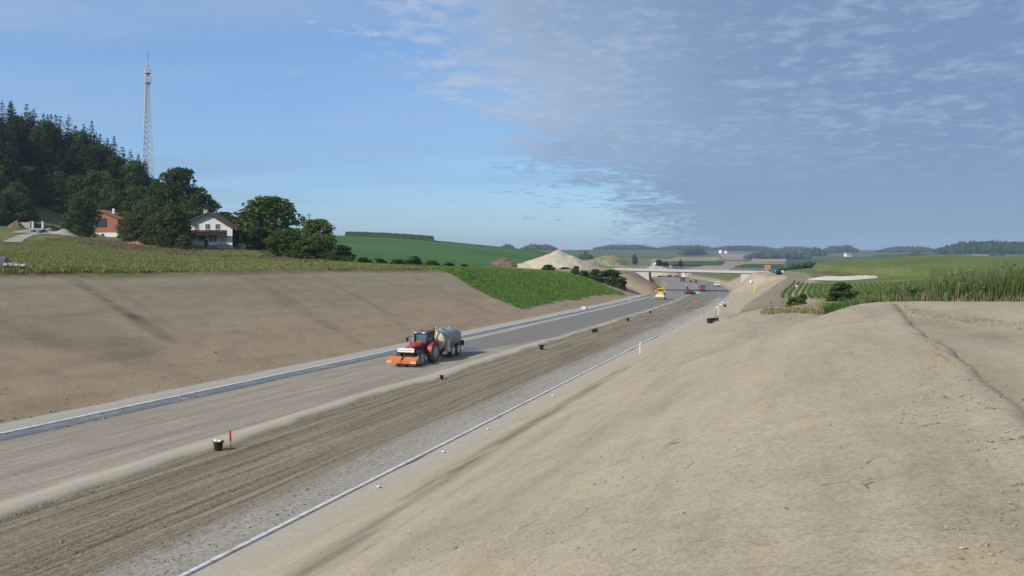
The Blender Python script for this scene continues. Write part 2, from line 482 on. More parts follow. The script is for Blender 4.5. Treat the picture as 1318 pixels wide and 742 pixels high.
# left: bare earth on the cut, meadow above it
crest = sstep(.25, .9, gcut + .12 * n2[..., 0])
bare = np.maximum(bare, np.where(gtp < T_MID, crest, 0))
# sown green part of the left bank
lo_edge = -49.5 + 1.1 * fbm(gs * .25, gs * 0, 3, 47) + 2.5 * sstep(215, 240, gs)
sown = sstep(143 + 3 * 0, 146, gs + 3. * fbm(gtp * .22, gtp * 0, 3, 48) + (gtp + 60) * .12) * sstep(243, 238, gs) * sstep(lo_edge + .4, lo_edge - .4, gtp) * sstep(-125, -110, gtp)
sown = sown * (1 - sstep(205, 212, gs) * (gtp < -88))
# right: bare earth round the bank top and along the works up to the bridge
rb = (gtp > T_MID) * sstep(60.5, 57, gs + .0 * gt) * sstep(46, 38, gt)
rb2 = (gtp > T_MID) * sstep(3.5, 0, gtp + 2.5 * n1[..., 0] - 5 * sstep(215, 260, gs)) * sstep(430, 400, gs) * sstep(50, 58, gs)
bare = np.maximum(bare, np.maximum(rb, rb2))
# works yard on the left by the bridge
yard = sstep(272, 284, gs + 6 * n1[..., 0]) * sstep(470, 420, gs + .3 * (gtp + 60)) * sstep(-128, -112, gtp + 14 * n1[..., 0]) * (gtp < T_MID)
bare = np.maximum(bare, yard)
bare = np.maximum(bare, sstep(4, 1, gd) * sstep(-100, -60, gs) * sstep(740, 700, gs))
bare = bare * (1 - sown)
r_ = np.hypot(GX, GY)
meadow = lerp(green, dry, np.clip(.35 + .6 * fbm(GX * .035, GY * .05, 4, 49)[..., None] + .35 * n2, 0, 1))
meadow = lerp(meadow, dry * 1.1, (sstep(-82, -72, gtp + 5 * n2[..., 0]))[..., None])
veg = np.where((gtp < T_MID)[..., None], meadow, lerp(green, dry, .35))
veg = lerp(veg, col3((.20, .18, .085)) * (1 + .35 * n2), (sstep(58, 62, gs) * sstep(150, 135, gs) * (gtp > T_MID) * sstep(13, 7, gt + 2 * n2[..., 0]))[..., None])
veg = lerp(veg, col3((.135, .165, .055)) * (1 + .25 * n2), (sstep(136, 150, gs) * sstep(255, 235, gs) * sstep(-6, -2, gtp) * sstep(80, 60, gtp))[..., None])
veg = lerp(veg, crop, (sstep(300, 345, GY) * (gtp < -60) * sstep(-330, -250, GX) * sstep(720, 700, r_))[..., None])
veg = lerp(veg, far, sstep(560, 760, r_)[..., None])
veg = lerp(veg, col3((.075, .155, .03)) + .012 * n2, sown[..., None])
col = lerp(veg, soil, bare[..., None])
# machine scrapes and other darker streaks on the banks
def poly_dist(pts):
    P_ = [to_st(p.x, p.y) for p in pts]; D = np.full(gs.shape, 1e9); U = np.zeros(gs.shape)
    for (s0, t0), (s1, t1) in zip(P_[:-1], P_[1:]):
        L2 = (s1 - s0) ** 2 + (t1 - t0) ** 2 + 1e-6
        u = np.clip(((gs - s0) * (s1 - s0) + (gt - t0) * (t1 - t0)) / L2, 0, 1)
        D = np.minimum(D, np.hypot(gs - s0 - u * (s1 - s0), gt - t0 - u * (t1 - t0)))
    return D
DARK_MARKS = [
    ([(385,742),(460,692),(550,628),(640,572),(720,524),(800,476)], .8, .38, 1.3),  # darker streak following the toe of the right bank
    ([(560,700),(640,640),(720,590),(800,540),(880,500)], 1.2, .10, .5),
    ([(78,352),(110,370),(150,396),(172,410)], .5, .38, .8), ([(172,408),(190,420),(215,436)], .8, .50, .8), ([(110,350),(250,440)], .5, .14, .8),
    ([(10,425),(60,432),(120,425),(160,452)], 2.2, .22, .6), ([(60,440),(130,455),(190,445)], 1.2, .18, .6),
    ([(300,352),(380,390),(460,440)], .7, .14, .6), ([(400,352),(480,392),(560,440)], .6, .15, .6), ([(520,352),(590,385),(640,405)], .6, .13, .6), ([(350,380),(420,420)], .6, .13, .6),
    ([(1150,393),(1175,399),(1215,404),(1260,413)], .55, .34, 1.2), ([(1120,396),(1200,420),(1260,440)], 1.0, .10, .8), ([(1200,412),(1318,440)], 1.2, .15, .8),
    ([(985,395),(975,400),(962,402)], 1.4, .25, .8), ([(925,404),(945,408)], .6, .25, .8),
]
for pts, wd, amt, rg in DARK_MARKS:
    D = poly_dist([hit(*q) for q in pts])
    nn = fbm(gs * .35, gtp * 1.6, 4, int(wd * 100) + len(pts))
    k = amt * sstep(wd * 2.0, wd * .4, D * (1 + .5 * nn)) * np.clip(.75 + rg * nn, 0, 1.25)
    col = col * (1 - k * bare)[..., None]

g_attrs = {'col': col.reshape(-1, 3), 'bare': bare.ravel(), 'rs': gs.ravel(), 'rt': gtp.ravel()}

gm = Mat('earth_and_meadow')
ac = gm.attr('col')['Vector']; ab = gm.attr('bare')['Fac']; ars = gm.attr('rs')['Fac']; art = gm.attr('rt')['Fac']
wp = gm.coord('Object')
rv = gm.comb(ars, art)
st_ = gm.noise(gm.comb(gm.math('MULTIPLY', ars, .09), gm.math('MULTIPLY', art, .75)), 1.0, 6, .62, .3)       # streaks drawn by the machines
st2 = gm.noise(gm.comb(gm.math('MULTIPLY', ars, 2.2), gm.math('MULTIPLY', art, .16)), 1.0, 5, .6, .4)
blot = gm.noise(wp, .35, 6, .62, .4)
grain = gm.noise(wp, 4.0, 8, .76)
grit = gm.noise(wp, 30.0, 3, .6)
v1 = gm.ramp(st_, [(.34, (.88, .87, .86)), (.5, (1, 1, 1)), (.68, (1.05, 1.045, 1.03))])
v2 = gm.ramp(blot, [(.32, (.89, .885, .88)), (.5, (1, 1, 1)), (.68, (1.06, 1.04, .98))])
v3 = gm.ramp(grain, [(.34, (.84, .835, .82)), (.5, (1, 1, 1)), (.66, (1.08, 1.075, 1.06))])
v4 = gm.ramp(gm.noise(wp, 15.0, 4, .7), [(.36, (.80, .79, .77)), (.5, (1, 1, 1)), (.64, (1.12, 1.11, 1.09))])
ac0 = gm.mix(1.0, ac, v4, 'MULTIPLY')
s0 = gm.mix(1.0, gm.mix(1.0, gm.mix(1.0, ac0, v1, 'MULTIPLY'), v2, 'MULTIPLY'), v3, 'MULTIPLY')
och = gm.math('MULTIPLY', gm.ss(gm.noise(gm.comb(gm.math('MULTIPLY', ars, .35), gm.math('MULTIPLY', art, .8)), .9, 6, .68, .6), .56, .74), .55)
pits = gm.ss(gm.noise(wp, 2.2, 8, .78), .38, .31)
s0 = gm.mix(gm.math('MULTIPLY', pits, .30), s0, gm.mix(1.0, s0, (.55, .52, .47), 'MULTIPLY'))
s1 = gm.mix(och, s0, gm.mix(1.0, s0, (1.08, .93, .74), 'MULTIPLY'))
dk = gm.math('MULTIPLY', gm.lin(art, -30, -15, 1.0, .10), gm.math('MULTIPLY', gm.ss(gm.noise(gm.comb(gm.math('MULTIPLY', ars, .10), gm.math('MULTIPLY', art, .22)), 1.0, 7, .66, .8), .58, .74), .42))
s2 = gm.mix(dk, s1, gm.mix(1.0, s1, (.70, .68, .65), 'MULTIPLY'))
spk = gm.math('MULTIPLY', gm.ss(gm.noise(wp, 11.0, 2, .5), .66, .76), .6)
s3 = gm.mix(spk, s2, gm.mix(1.0, s2, (.62, .57, .50), 'MULTIPLY'))
crk = gm.voro(gm.mix(.12, wp, gm.n('ShaderNodeTexNoise').outputs['Color']), .9, 'DISTANCE_TO_EDGE')
crm = gm.math('MULTIPLY', gm.ss(crk, .022, .006), gm.ss(gm.noise(wp, 1.1, 3, .6), .60, .66))
s3 = gm.mix(gm.math('MULTIPLY', crm, .75), s3, (.09, .075, .05))
gv = gm.ramp(gm.noise(wp, 1.3, 6, .68), [(.25, (.62, .66, .55)), (.5, (1, 1, 1)), (.75, (1.35, 1.28, 1.1))])
vegc = gm.mix(1.0, ac, gv, 'MULTIPLY')
hgt = gm.math('ADD', gm.math('ADD', gm.math('MULTIPLY', grain, .28), gm.math('MULTIPLY', st_, gm.lin(art, -30, -15, .5, .12))), gm.math('ADD', gm.math('MULTIPLY', st2, .06), gm.math('MULTIPLY', grit, .22)))
gm.set(color=gm.mix(ab, vegc, s3), rough=.95, spec=.12, normal=gm.bump(hgt, .75, .07))
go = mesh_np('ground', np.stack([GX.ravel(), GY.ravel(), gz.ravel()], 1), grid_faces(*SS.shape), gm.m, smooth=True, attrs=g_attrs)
tag(go, kind='structure')

# ------------------------------------------------------------------ carriageways
rs_ax = np.array(list(np.arange(-25, 15, .6)) + list(np.arange(15, 110, .3)) + list(np.arange(110, 300, .9)) + list(np.arange(300, 705, 4.)))
def road_sheet(name, t_vals, zfun, mat, extra=None):
    S_, T_ = np.meshgrid(rs_ax, t_vals, indexing='ij')
    Tt = T_ + curve_off(S_)
    x, y = to_xy(S_, Tt)
    z = road_z(S_) + zfun(S_, T_)
    o = mesh_np(name, np.stack([x.ravel(), y.ravel(), z.ravel()], 1), grid_faces(*S_.shape), mat, smooth=True, attrs={'rs': S_.ravel(), 'rt': T_.ravel(), **({'rut': extra(S_, T_).ravel()} if extra else {})})
    return tag(o, kind='structure')
def mid_edge(S_): return T_MID + .75 * fbm(S_ * .06, S_ * 0, 4, 61) + .45 * fbm(S_ * .30, S_ * 0, 3, 62)
def z_left(S_, T_):
    e = mid_edge(S_)
    ridge = .10 * np.exp(-((T_ - e + .55) / .5) ** 2)
    drop = -.30 * sstep(-.05, .45, T_ - e)
    tread = .018 * np.sin(S_ * 12) * np.exp(-((T_ - e + .5) / .35) ** 2)
    return .10 + ridge + drop + tread + .02 * fbm(S_ * .1, T_ * 1.2, 3, 63)
RUTS = [(-27.3, .07, .16), (-25.9, .06, .22), (-24.6, .05, .18), (-23.3, .06, .16), (-22.4, .05, .14), (-21.7, .05, .14)]
def z_right(S_, T_):
    z = .02 + .045 * fbm(S_ * .06, T_ * 1.6, 4, 64) + .02 * fbm(S_ * 1.2, T_ * 2.5, 3, 65)
    for t0, dep, wd in RUTS:
        tt = t0 + .5 * fbm(S_ * .03, S_ * 0 + t0, 2, 66)
        q = (T_ - tt) / wd
        z = z - dep * np.exp(-q * q) + .5 * dep * np.exp(-((q - 1.7) / .8) ** 2)
    z = z + .05 * np.exp(-((T_ + 29.0) / .4) ** 2) * fbm(S_ * 2.5, T_ * 2.5, 3, 67)
    return z * sstep(T_KR, T_KR - 1.2, T_) * sstep(-30.1, -29.6, T_) - .05 * sstep(-29.6, -30.1, T_)
def rut_mask(S_, T_):
    m = 0 * S_
    for t0, dep, wd in RUTS:
        tt = t0 + .5 * fbm(S_ * .03, S_ * 0 + t0, 2, 66)
        m = np.maximum(m, np.exp(-((T_ - tt) / (wd * 1.2)) ** 2) * np.clip(.6 + fbm(S_ * .12, T_ * 0 + t0, 3, 68), 0, 1) * (dep / .07))
    return np.maximum(m, .8 * np.exp(-((T_ + 28.9) / .35) ** 2) * np.clip(.5 + fbm(S_ * .4, T_ * 2, 3, 69), 0, 1))
lm = Mat('graded_grey_subbase')
ars = lm.attr('rs')['Fac']; art = lm.attr('rt')['Fac']; wp = lm.coord('Object')
stk = lm.noise(lm.comb(lm.math('MULTIPLY', ars, .045), lm.math('MULTIPLY', art, .9)), 1.0, 7, .66, .4)
stf = lm.noise(lm.comb(lm.math('MULTIPLY', ars, .12), lm.math('MULTIPLY', art, 5.0)), 1.0, 5, .6, .2)
grain = lm.noise(wp, 6.0, 6, .72); grit = lm.noise(wp, 26.0, 3, .6)
c0 = lm.ramp(stk, [(.28, SUB_D), (.5, SUB_M), (.74, SUB_L)])
c0 = lm.mix(1.0, c0, lm.ramp(stf, [(.36, (.84, .84, .85)), (.66, (1.12, 1.11, 1.09))]), 'MULTIPLY')
c0 = lm.mix(1.0, c0, lm.ramp(grain, [(.35, (.80, .80, .79)), (.66, (1.2, 1.2, 1.18))]), 'MULTIPLY')
for c_, a_, k_, p_ in ((-39.5, .5, .05, 0.), (-37.7, .5, .05, 0.), (-35.2, 1.1, .028, 1.2), (-33.3, 1.1, .028, 1.2), (-38.2, 2.2, .017, 2.6), (-36.3, 2.2, .017, 2.6)):
    ln = lm.math('ABSOLUTE', lm.math('SUBTRACT', art, lm.math('ADD', c_, lm.math('MULTIPLY', lm.math('SINE', lm.math('ADD', lm.math('MULTIPLY', ars, k_), p_)), a_))))
    tm = lm.math('MULTIPLY', lm.math('MULTIPLY', lm.ss(ln, .38, .18), lm.ss(lm.noise(lm.comb(lm.math('MULTIPLY', ars, .3), lm.math('MULTIPLY', art, 2.0)), 1.0, 4, .6), .38, .62)), .5)
    c0 = lm.mix(tm, c0, lm.mix(1.0, c0, (.80, .79, .77), 'MULTIPLY'))
# sandy lip by the middle
emid = lm.math('ADD', art, lm.math('MULTIPLY', lm.noise(lm.comb(lm.math('MULTIPLY', ars, .10), 0.0), 1.0, 4, .6), 1.6))
lip = lm.ss(emid, -30.6, -29.9)
# freshly watered behind the tanker
wetedge = lm.math('ADD', art, lm.math('MULTIPLY', lm.math('SUBTRACT', lm.noise(lm.comb(lm.math('MULTIPLY', ars, .12), lm.math('MULTIPLY', art, .3)), 1.0, 4, .6), .5), 2.2))
lim = lm.lin(ars, 76, 104, -36.5, -30.2)
wet = lm.math('MULTIPLY', lm.ss(lm.math('SUBTRACT', wetedge, lim), .5, -.5), lm.ss(ars, 75, 80))
wet = lm.math('MULTIPLY', wet, lm.ss(wetedge, -41.6, -40.9))
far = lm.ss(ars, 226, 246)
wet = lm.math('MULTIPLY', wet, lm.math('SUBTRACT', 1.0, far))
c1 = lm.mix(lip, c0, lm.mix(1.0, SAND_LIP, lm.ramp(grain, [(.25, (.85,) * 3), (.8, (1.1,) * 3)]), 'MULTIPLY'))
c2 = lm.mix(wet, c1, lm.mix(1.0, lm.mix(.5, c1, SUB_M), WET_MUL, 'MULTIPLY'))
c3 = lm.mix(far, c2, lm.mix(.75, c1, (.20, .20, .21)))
lm.set(color=c3, rough=lm.math('SUBTRACT', .93, lm.math('MULTIPLY', wet, .30)), spec=.2,
       normal=lm.bump(lm.math('ADD', lm.math('MULTIPLY', grain, .6), lm.math('MULTIPLY', grit, .3)), .6, .04))
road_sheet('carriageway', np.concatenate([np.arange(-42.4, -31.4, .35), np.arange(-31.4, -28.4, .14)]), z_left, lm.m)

rm = Mat('tracked_brown_gravel')
ars = rm.attr('rs')['Fac']; art = rm.attr('rt')['Fac']; wp = rm.coord('Object')
stk = rm.noise(rm.comb(rm.math('MULTIPLY', ars, .03), rm.math('MULTIPLY', art, 1.2)), 1.0, 7, .66, .5)
stf = rm.noise(rm.comb(rm.math('MULTIPLY', ars, .10), rm.math('MULTIPLY', art, 5.5)), 1.0, 6, .65, .3)
grain = rm.noise(wp, 5.0, 6, .75); grit = rm.noise(wp, 17.0, 2, .5)
c0 = rm.ramp(stk, [(.28, BRN_D), (.5, BRN_M), (.74, BRN_L)])
c0 = rm.mix(1.0, c0, rm.ramp(stf, [(.33, (.60, .57, .53)), (.5, (1, 1, 1)), (.68, (1.2, 1.18, 1.14))]), 'MULTIPLY')
gedge = rm.math('ADD', art, rm.math('MULTIPLY', rm.math('SUBTRACT', rm.noise(rm.comb(rm.math('MULTIPLY', ars, .06), rm.math('MULTIPLY', art, .5)), 1.0, 6, .68), .5), 3.6))
gray = rm.ss(gedge, -22.4, -19.6)
patch = rm.math('MULTIPLY', rm.ss(rm.noise(rm.comb(rm.math('MULTIPLY', ars, .05), rm.math('MULTIPLY', art, .55)), 1.0, 6, .66, .4), .55, .68), rm.ss(ars, 70, 130))
gray = rm.math('MAXIMUM', gray, rm.math('MULTIPLY', patch, .7))
c1 = rm.mix(gray, c0, rm.mix(1.0, GRAVEL, rm.ramp(stf, [(.25, (.8,) * 3), (.8, (1.15,) * 3)]), 'MULTIPLY'))
c1 = rm.mix(1.0, c1, rm.ramp(grain, [(.35, (.70, .69, .68)), (.5, (1, 1, 1)), (.66, (1.28, 1.27, 1.25))]), 'MULTIPLY')
ru = rm.attr('rut')['Fac']
c1 = rm.mix(rm.math('MULTIPLY', ru, .6), c1, rm.mix(1.0, c1, (.52, .49, .44), 'MULTIPLY'))
sp = rm.math('MULTIPLY', rm.ss(grit, .64, .74), .6)
c2 = rm.mix(sp, c1, (.42, .40, .36))
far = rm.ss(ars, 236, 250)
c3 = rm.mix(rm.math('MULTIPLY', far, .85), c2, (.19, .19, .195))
rm.set(color=c3, rough=.95, spec=.12, normal=rm.bump(rm.math('ADD', rm.math('MULTIPLY', grain, .8), rm.math('MULTIPLY', grit, .45)), .9, .07))
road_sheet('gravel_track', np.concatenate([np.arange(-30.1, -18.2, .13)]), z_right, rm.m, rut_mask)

# ------------------------------------------------------------------ kerbs, gutter, verge
def strip(name, prof, mat, smin_, smax_, ds=.5, wob=0.0, seed=0):
    """prof: list of (t, dz) swept along the road"""
    S1 = np.concatenate([np.arange(smin_, min(smax_, 140), ds), np.arange(min(smax_, 140), smax_ + .01, ds * 4)]) if smax_ > 140 else np.arange(smin_, smax_, ds)
    pr = np.array(prof)
    S_, I_ = np.meshgrid(S1, np.arange(len(pr)), indexing='ij')
    T_ = pr[I_, 0] + (wob * fbm(S_ * .25, I_ * 3.7 * (wob > .2), 4, seed) if wob else 0)
    x, y = to_xy(S_, T_ + curve_off(S_))
    z = road_z(S_) + pr[I_, 1]
    return tag(mesh_np(name, np.stack([x.ravel(), y.ravel(), z.ravel()], 1), grid_faces(*S_.shape), mat,
                       attrs={'rs': S_.ravel(), 'rt': T_.ravel()}), kind='structure')
km = Mat('kerb_concrete'); kc = km.attr('rs')['Fac']; wp = km.coord()
jn = km.math('FRACT', kc); joint = km.math('MAXIMUM', km.ss(jn, .03, .015), km.ss(jn, .97, .985))
kdirt = km.math('MULTIPLY', km.ss(km.noise(wp, .55, 6, .7), .5, .66), .55)
kk = km.mix(1.0, (.60, .605, .60, 1), km.ramp(km.noise(wp, 2.0, 6, .7), [(.25, (.72, .71, .69)), (.75, (1.1, 1.1, 1.1))]), 'MULTIPLY')
kk = km.mix(kdirt, kk, (.36, .31, .23))
km.set(color=km.mix(joint, kk, (.16, .15, .14)), rough=.85)
strip('kerb', [(T_KL - .02, .02), (T_KL - .02, .17), (T_KL - .32, .19), (T_KL - .34, .02)], km.m, -25, 256)
strip('kerb', [(T_KR - .02, -.02), (T_KR - .01, .17), (T_KR + .22, .18), (T_KR + .24, .0)], km.m, -25, 262)
gu = Mat('gutter_asphalt'); wp = gu.coord()
gu.set(color=gu.mix(1.0, gu.mix(gu.math('MULTIPLY', gu.ss(gu.noise(wp, .35, 7, .72), .5, .64), .7), GUTTER, (.33, .29, .22)), gu.ramp(gu.noise(wp, 1.4, 7, .7), [(.25, (.8, .8, .8)), (.75, (1.15, 1.15, 1.13))]), 'MULTIPLY'), rough=.9)
strip('gutter', [(T_KL - .01, .13), (T_KL + .5, .125), (T_KL + 1.5, .15), (T_KL + 1.6, .06)], gu.m, -25, 256, .5, .05, 3)
vm = Mat('verge_gravel'); wp = vm.coord()
vm.set(color=vm.mix(1.0, VERGE, vm.ramp(vm.noise(wp, 3.0, 7, .75), [(.25, (.78, .77, .75)), (.75, (1.12, 1.12, 1.12))]), 'MULTIPLY'), rough=.95, normal=vm.bump(vm.noise(wp, 9.0, 5, .7), .6, .05))
strip('gravel_verge', [(T_KL - .24, .16), (T_KL - 1.2, .18), (T_KL - 2.3, .16), (T_KL - 3.4, .02)], vm.m, -25, 256, .5, .45, 4)
strip('gravel_verge', [(T_KL + 1.6, .16), (T_KL + 2.3, .165), (T_KL + 3.0, .11)], vm.m, 78, 240, .5, .22, 5)
vs = Mat('verge_sand'); wp = vs.coord()
vs.set(color=vs.mix(1.0, SAND_STRIP, vs.ramp(vs.noise(wp, 2.0, 7, .75), [(.25, (.85, .84, .83)), (.75, (1.1, 1.1, 1.1))]), 'MULTIPLY'), rough=.95, normal=vs.bump(vs.noise(wp, 7.0, 5, .7), .6, .05))
strip('sand_verge', [(T_KR + .23, .13), (T_KR + .8, .13), (T_KR + 1.7, .14), (T_KR + 2.4, .10)], vs.m, -25, 270, .5, .30, 6)
# ------------------------------------------------------------------ fields, tracks and woods
def quad_grid(pts, nu, nv, jitter=0, seed=0):
    a, b, c, d = [np.array((p[0], p[1])) for p in pts]
    u, v = np.meshgrid(np.linspace(0, 1, nu), np.linspace(0, 1, nv), indexing='ij')
    q = (a * ((1 - u) * (1 - v))[..., None] + b * (u * (1 - v))[..., None] + c * (u * v)[..., None] + d * ((1 - u) * v)[..., None])
    return q[..., 0], q[..., 1], u, v
def field(name, pts, mat, off, n=(24, 24), kind='structure', label=None):
    x, y, u, v = quad_grid(pts, *n)
    z = terrain(x, y, False, False) + off
    o = mesh_np(name, np.stack([x.ravel(), y.ravel(), z.ravel()], 1), grid_faces(*x.shape), mat, smooth=True)
    return tag(o, label, kind=kind)
def slab(name, pts, mat, h, n=(60, 60), rough=.3, seed=0, label=None, fx=.4):
    """a standing crop: a raised sheet with an uneven top and leafy sides reaching the ground"""
    x, y, u, v = quad_grid(pts, *n)
    g = terrain(x, y, False, False)
    border = (u == 0) | (u == 1) | (v == 0) | (v == 1)
    z = np.where(border, g - .5, g + h + rough * fbm(x * fx, y * fx, 3, seed) + .5 * rough * rng.normal(size=x.shape))
    k = ~border
    x = x + k * rng.normal(size=x.shape) * .15; y = y + k * rng.normal(size=x.shape) * .15
    return tag(mesh_np(name, np.stack([x.ravel(), y.ravel(), z.ravel()], 1), grid_faces(*x.shape), mat), label, kind='stuff')
def ph(*pts): return [hit(*p) for p in pts]
def draped(name, path, width, mat, off=.05, nw=5, kind='structure', wob=.3, crown=0.0):
    P_ = [Vector((p[0], p[1], 0)) for p in path]
    pts = []
    for i in range(len(P_) - 1):
        p0, p1, p2, p3 = P_[max(i-1, 0)], P_[i], P_[i+1], P_[min(i+2, len(P_)-1)]
        n = max(3, int((p2 - p1).length / 1.5))
        for k in range(n):
            t = k / n
            pts.append(.5 * ((2*p1) + (-p0+p2)*t + (2*p0-5*p1+4*p2-p3)*t*t + (-p0+3*p1-3*p2+p3)*t**3))
    pts.append(P_[-1])
    A = np.array([(p.x, p.y) for p in pts]); T = np.gradient(A, axis=0); T /= np.linalg.norm(T, axis=1)[:, None] + 1e-9
    N = np.stack([-T[:, 1], T[:, 0]], 1)
    wv = np.linspace(-.5, .5, nw)
    W = width if not callable(width) else np.array([width(i / (len(pts)-1)) for i in range(len(pts))])[:, None]
    off_ = wv[None] * W + wob * fbm(np.arange(len(pts))[:, None] * .2, wv[None] * 9, 3, 77)
    X = A[:, 0][:, None] + N[:, 0][:, None] * off_; Y = A[:, 1][:, None] + N[:, 1][:, None] * off_
    Z = terrain(X, Y, True, False) + off + crown * (1 - (2 * wv[None]) ** 2) * (.6 + .8 * vnoise(np.arange(len(pts))[:, None] * .15, wv[None] * 4, 3))
    return tag(mesh_np(name, np.stack([X.ravel(), Y.ravel(), Z.ravel()], 1), grid_faces(*X.shape), mat, smooth=True), kind=kind)

def fieldmat(name, c1, c2, scale=.02, rows=None, det=.25, rowdir=(1, 0), rowscale=.5):
    m = Mat(name); wp = m.coord()
    n = m.noise(wp, scale, 5, .6)
    c = m.mix(m.ss(n, .35, .65), (*c1, 1), (*c2, 1))
    c = m.mix(1.0, c, m.ramp(m.noise(wp, det, 5, .65), [(.25, (.8, .8, .8)), (.75, (1.15, 1.15, 1.1))]), 'MULTIPLY')
    if rows:
        sx = m.n('ShaderNodeSeparateXYZ'); m.l(wp, sx.inputs[0])
        k = m.math('ADD', m.math('MULTIPLY', sx.outputs[0], rowdir[0]), m.math('MULTIPLY', sx.outputs[1], rowdir[1]))
        k = m.math('ADD', k, m.math('MULTIPLY', m.noise(wp, .01, 2), 6.0))
        f = m.ss(m.math('SINE', m.math('MULTIPLY', k, rowscale)), rows, 1.0)
        c = m.mix(m.math('MULTIPLY', f, .35), c, m.mix(1.0, c, (.62, .64, .6), 'MULTIPLY'))
    m.set(color=c, rough=.95, spec=.1); return m.m
M_gold = fieldmat('ripe_grain', (.30, .24, .09), (.24, .21, .09))
M_beige = fieldmat('stubble', (.34, .27, .19), (.28, .23, .165))
M_pink = fieldmat('ploughed', (.30, .235, .19), (.26, .21, .17))
M_green = fieldmat('meadow_green', (.075, .115, .045), (.10, .13, .055))
M_dkgreen = fieldmat('dark_crop', (.03, .07, .03), (.045, .085, .035))
M_pale = fieldmat('pale_meadow', (.15, .17, .09), (.12, .15, .075))
M_hill = fieldmat('hill_crop', (.055, .125, .038), (.075, .15, .048), .01, rows=.55, rowdir=(.18, .98), rowscale=.16)
M_gravelpale = fieldmat('pale_gravel', (.36, .34, .30), (.27, .26, .22), .3, det=1.2)
M_earth = fieldmat('bare_earth', (.30, .25, .185), (.36, .31, .23), .08, det=1.2)
M_earthdk = fieldmat('dark_track_earth', (.23, .185, .135), (.28, .23, .17), .15, det=1.2)

# the green hill on the left, with drilled lines
field('crop_field', ph((418,338),(690,339),(700,326.4),(424,304)), M_hill, .12, (60, 50))
# patchwork on the far slope
FAR = [
    ('far_field', (745,342),(862,343),(866,333),(748,331.5), M_pale, .5),
    ('far_field', (752,331),(880,332),(880,326.5),(757,326), M_green, .7),
    ('far_field', (858,337),(931,336.8),(926,331),(868,331.4), M_gold, .8),
    ('far_field', (856,342.2),(929,342.4),(931,337.4),(858,337.6), M_dkgreen, 1.0),
    ('far_field', (876,349),(937,349),(958,338.6),(905,342.6), M_pink, .6),
    ('far_field', (930,342),(1012,345),(1010,338.7),(934,335.8), M_gold, .5),
    ('far_field', (930,335),(958,335.4),(968,327),(926,326.5), M_pink, .8),
    ('far_field', (905,331),(929,334.5),(926,327.4),(906,328), M_green, .7),
    ('far_field', (966,337.6),(1018,337.8),(1020,334),(968,333.4), M_beige, .6),
    ('far_field', (920,326),(1020,327.2),(1020,324.9),(920,324.3), M_pale, 1.2),
    ('far_field', (936,349.5),(1010,349),(1010,341),(958,340.4), M_dkgreen, .7),
    ('far_field', (1010,348),(1058,345),(1062,334),(1012,334), M_dkgreen, .8),
    ('far_field', (1060,332),(1330,334),(1330,324.5),(1062,325), M_green, .9),
    ('far_field', (1235,333.6),(1300,334.4),(1284,329.6),(1252,328.8), M_beige, 1.6),
    ('far_field', (1120,331.2),(1240,332),(1236,328.4),(1124,328.4), M_dkgreen, 1.4),
]
for nm, a, b, c, d, m_, off in FAR: field(nm, ph(a, b, c, d), m_, off, (30, 30))

# earthworks beyond the bridge
field('bare_ground', ph((832,347),(866,346),(862,336),(840,334)), M_earth, .6, (20, 20))

# haul road on the right of the works, and lighter verge beside it
draped('haul_track', [hit(*p) for p in ((983,396),(985,388),(995,379),(1008,370),(1020,362),(1026,356.5),(1020,352.5),(1006,350))], 6.0, M_earthdk, .06, 7)
draped('farm_track', [at(*p) for p in ((16,170),(24,195),(34,214),(52,226),(75,228))], 4.0, M_gravelpale, .12, 5)
draped('gravel_yard', [at(*p) for p in ((28,224),(50,236),(80,240))], 7.0, M_gravelpale, .14, 7)
draped('field_path', [at(*p) for p in ((-40,66),(0,69),(40,73),(80,76.5),(140,79))], 1.8, M_earth, .08, 5)

# maize on the right
Mz = Mat('maize_canopy'); wp = Mz.coord()
nz = Mz.noise(wp, 1.6, 5, .7); nb = Mz.noise(wp, .03, 4, .6); nrow = Mz.noise(Mz.scale(wp, (.02, .35, 1)), 1.0, 4, .6)
cz = Mz.mix(Mz.ss(nb, .35, .65), (.10, .145, .038, 1), (.14, .17, .055, 1))
cz = Mz.mix(Mz.math('MULTIPLY', Mz.ss(nrow, .5, .66), .35), cz, (.15, .15, .055, 1))
cz = Mz.mix(1.0, cz, Mz.ramp(nz, [(.25, (.55, .6, .5)), (.5, (1, 1, 1)), (.78, (1.35, 1.3, 1.1))]), 'MULTIPLY')
Mz.set(color=cz, rough=.8, spec=.2, normal=Mz.bump(nz, .9, .4)); M_maize = Mz.m
slab('maize_field', ph((1042,346.5),(1196,362),(1420,352),(1420,333)) if False else [at(1046,262), at(1192,196), at(1480,205), at(1480,420)], M_maize, 2.1, (120, 110), .30, 3, 'broad maize field over the rise beyond the bank', .25)
slab('maize_field', [at(1046,268), at(1480,420), at(1480,560), at(1040,420)], M_maize, 2.0, (80, 60), .30, 5, 'far strip of maize along the crest of the rise', .25)
slab('crop_patch', [at(1035,238), at(1092,216), at(1150,208), at(1062,250)], fieldmat('weedy_patch', (.10,.115,.045), (.14,.13,.06), .1, det=1.0), .5, (40, 30), .2, 6, 'low weedy field strip between the pale gravel and the maize', .4)
Mh = Mat('dark_maize'); wp = Mh.coord(); nz = Mh.noise(wp, .9, 5, .7)
Mh.set(color=Mh.mix(1.0, (.032, .062, .022, 1), Mh.ramp(nz, [(.3, (.6,) * 3), (.7, (1.35,) * 3)]), 'MULTIPLY'), rough=.9)
slab('maize_field', [at(443,440), at(560,440), at(556,500), at(450,505)], Mh.m, 2.6, (90, 20), .4, 8, 'dark maize strip on the crest of the green hill', .4)

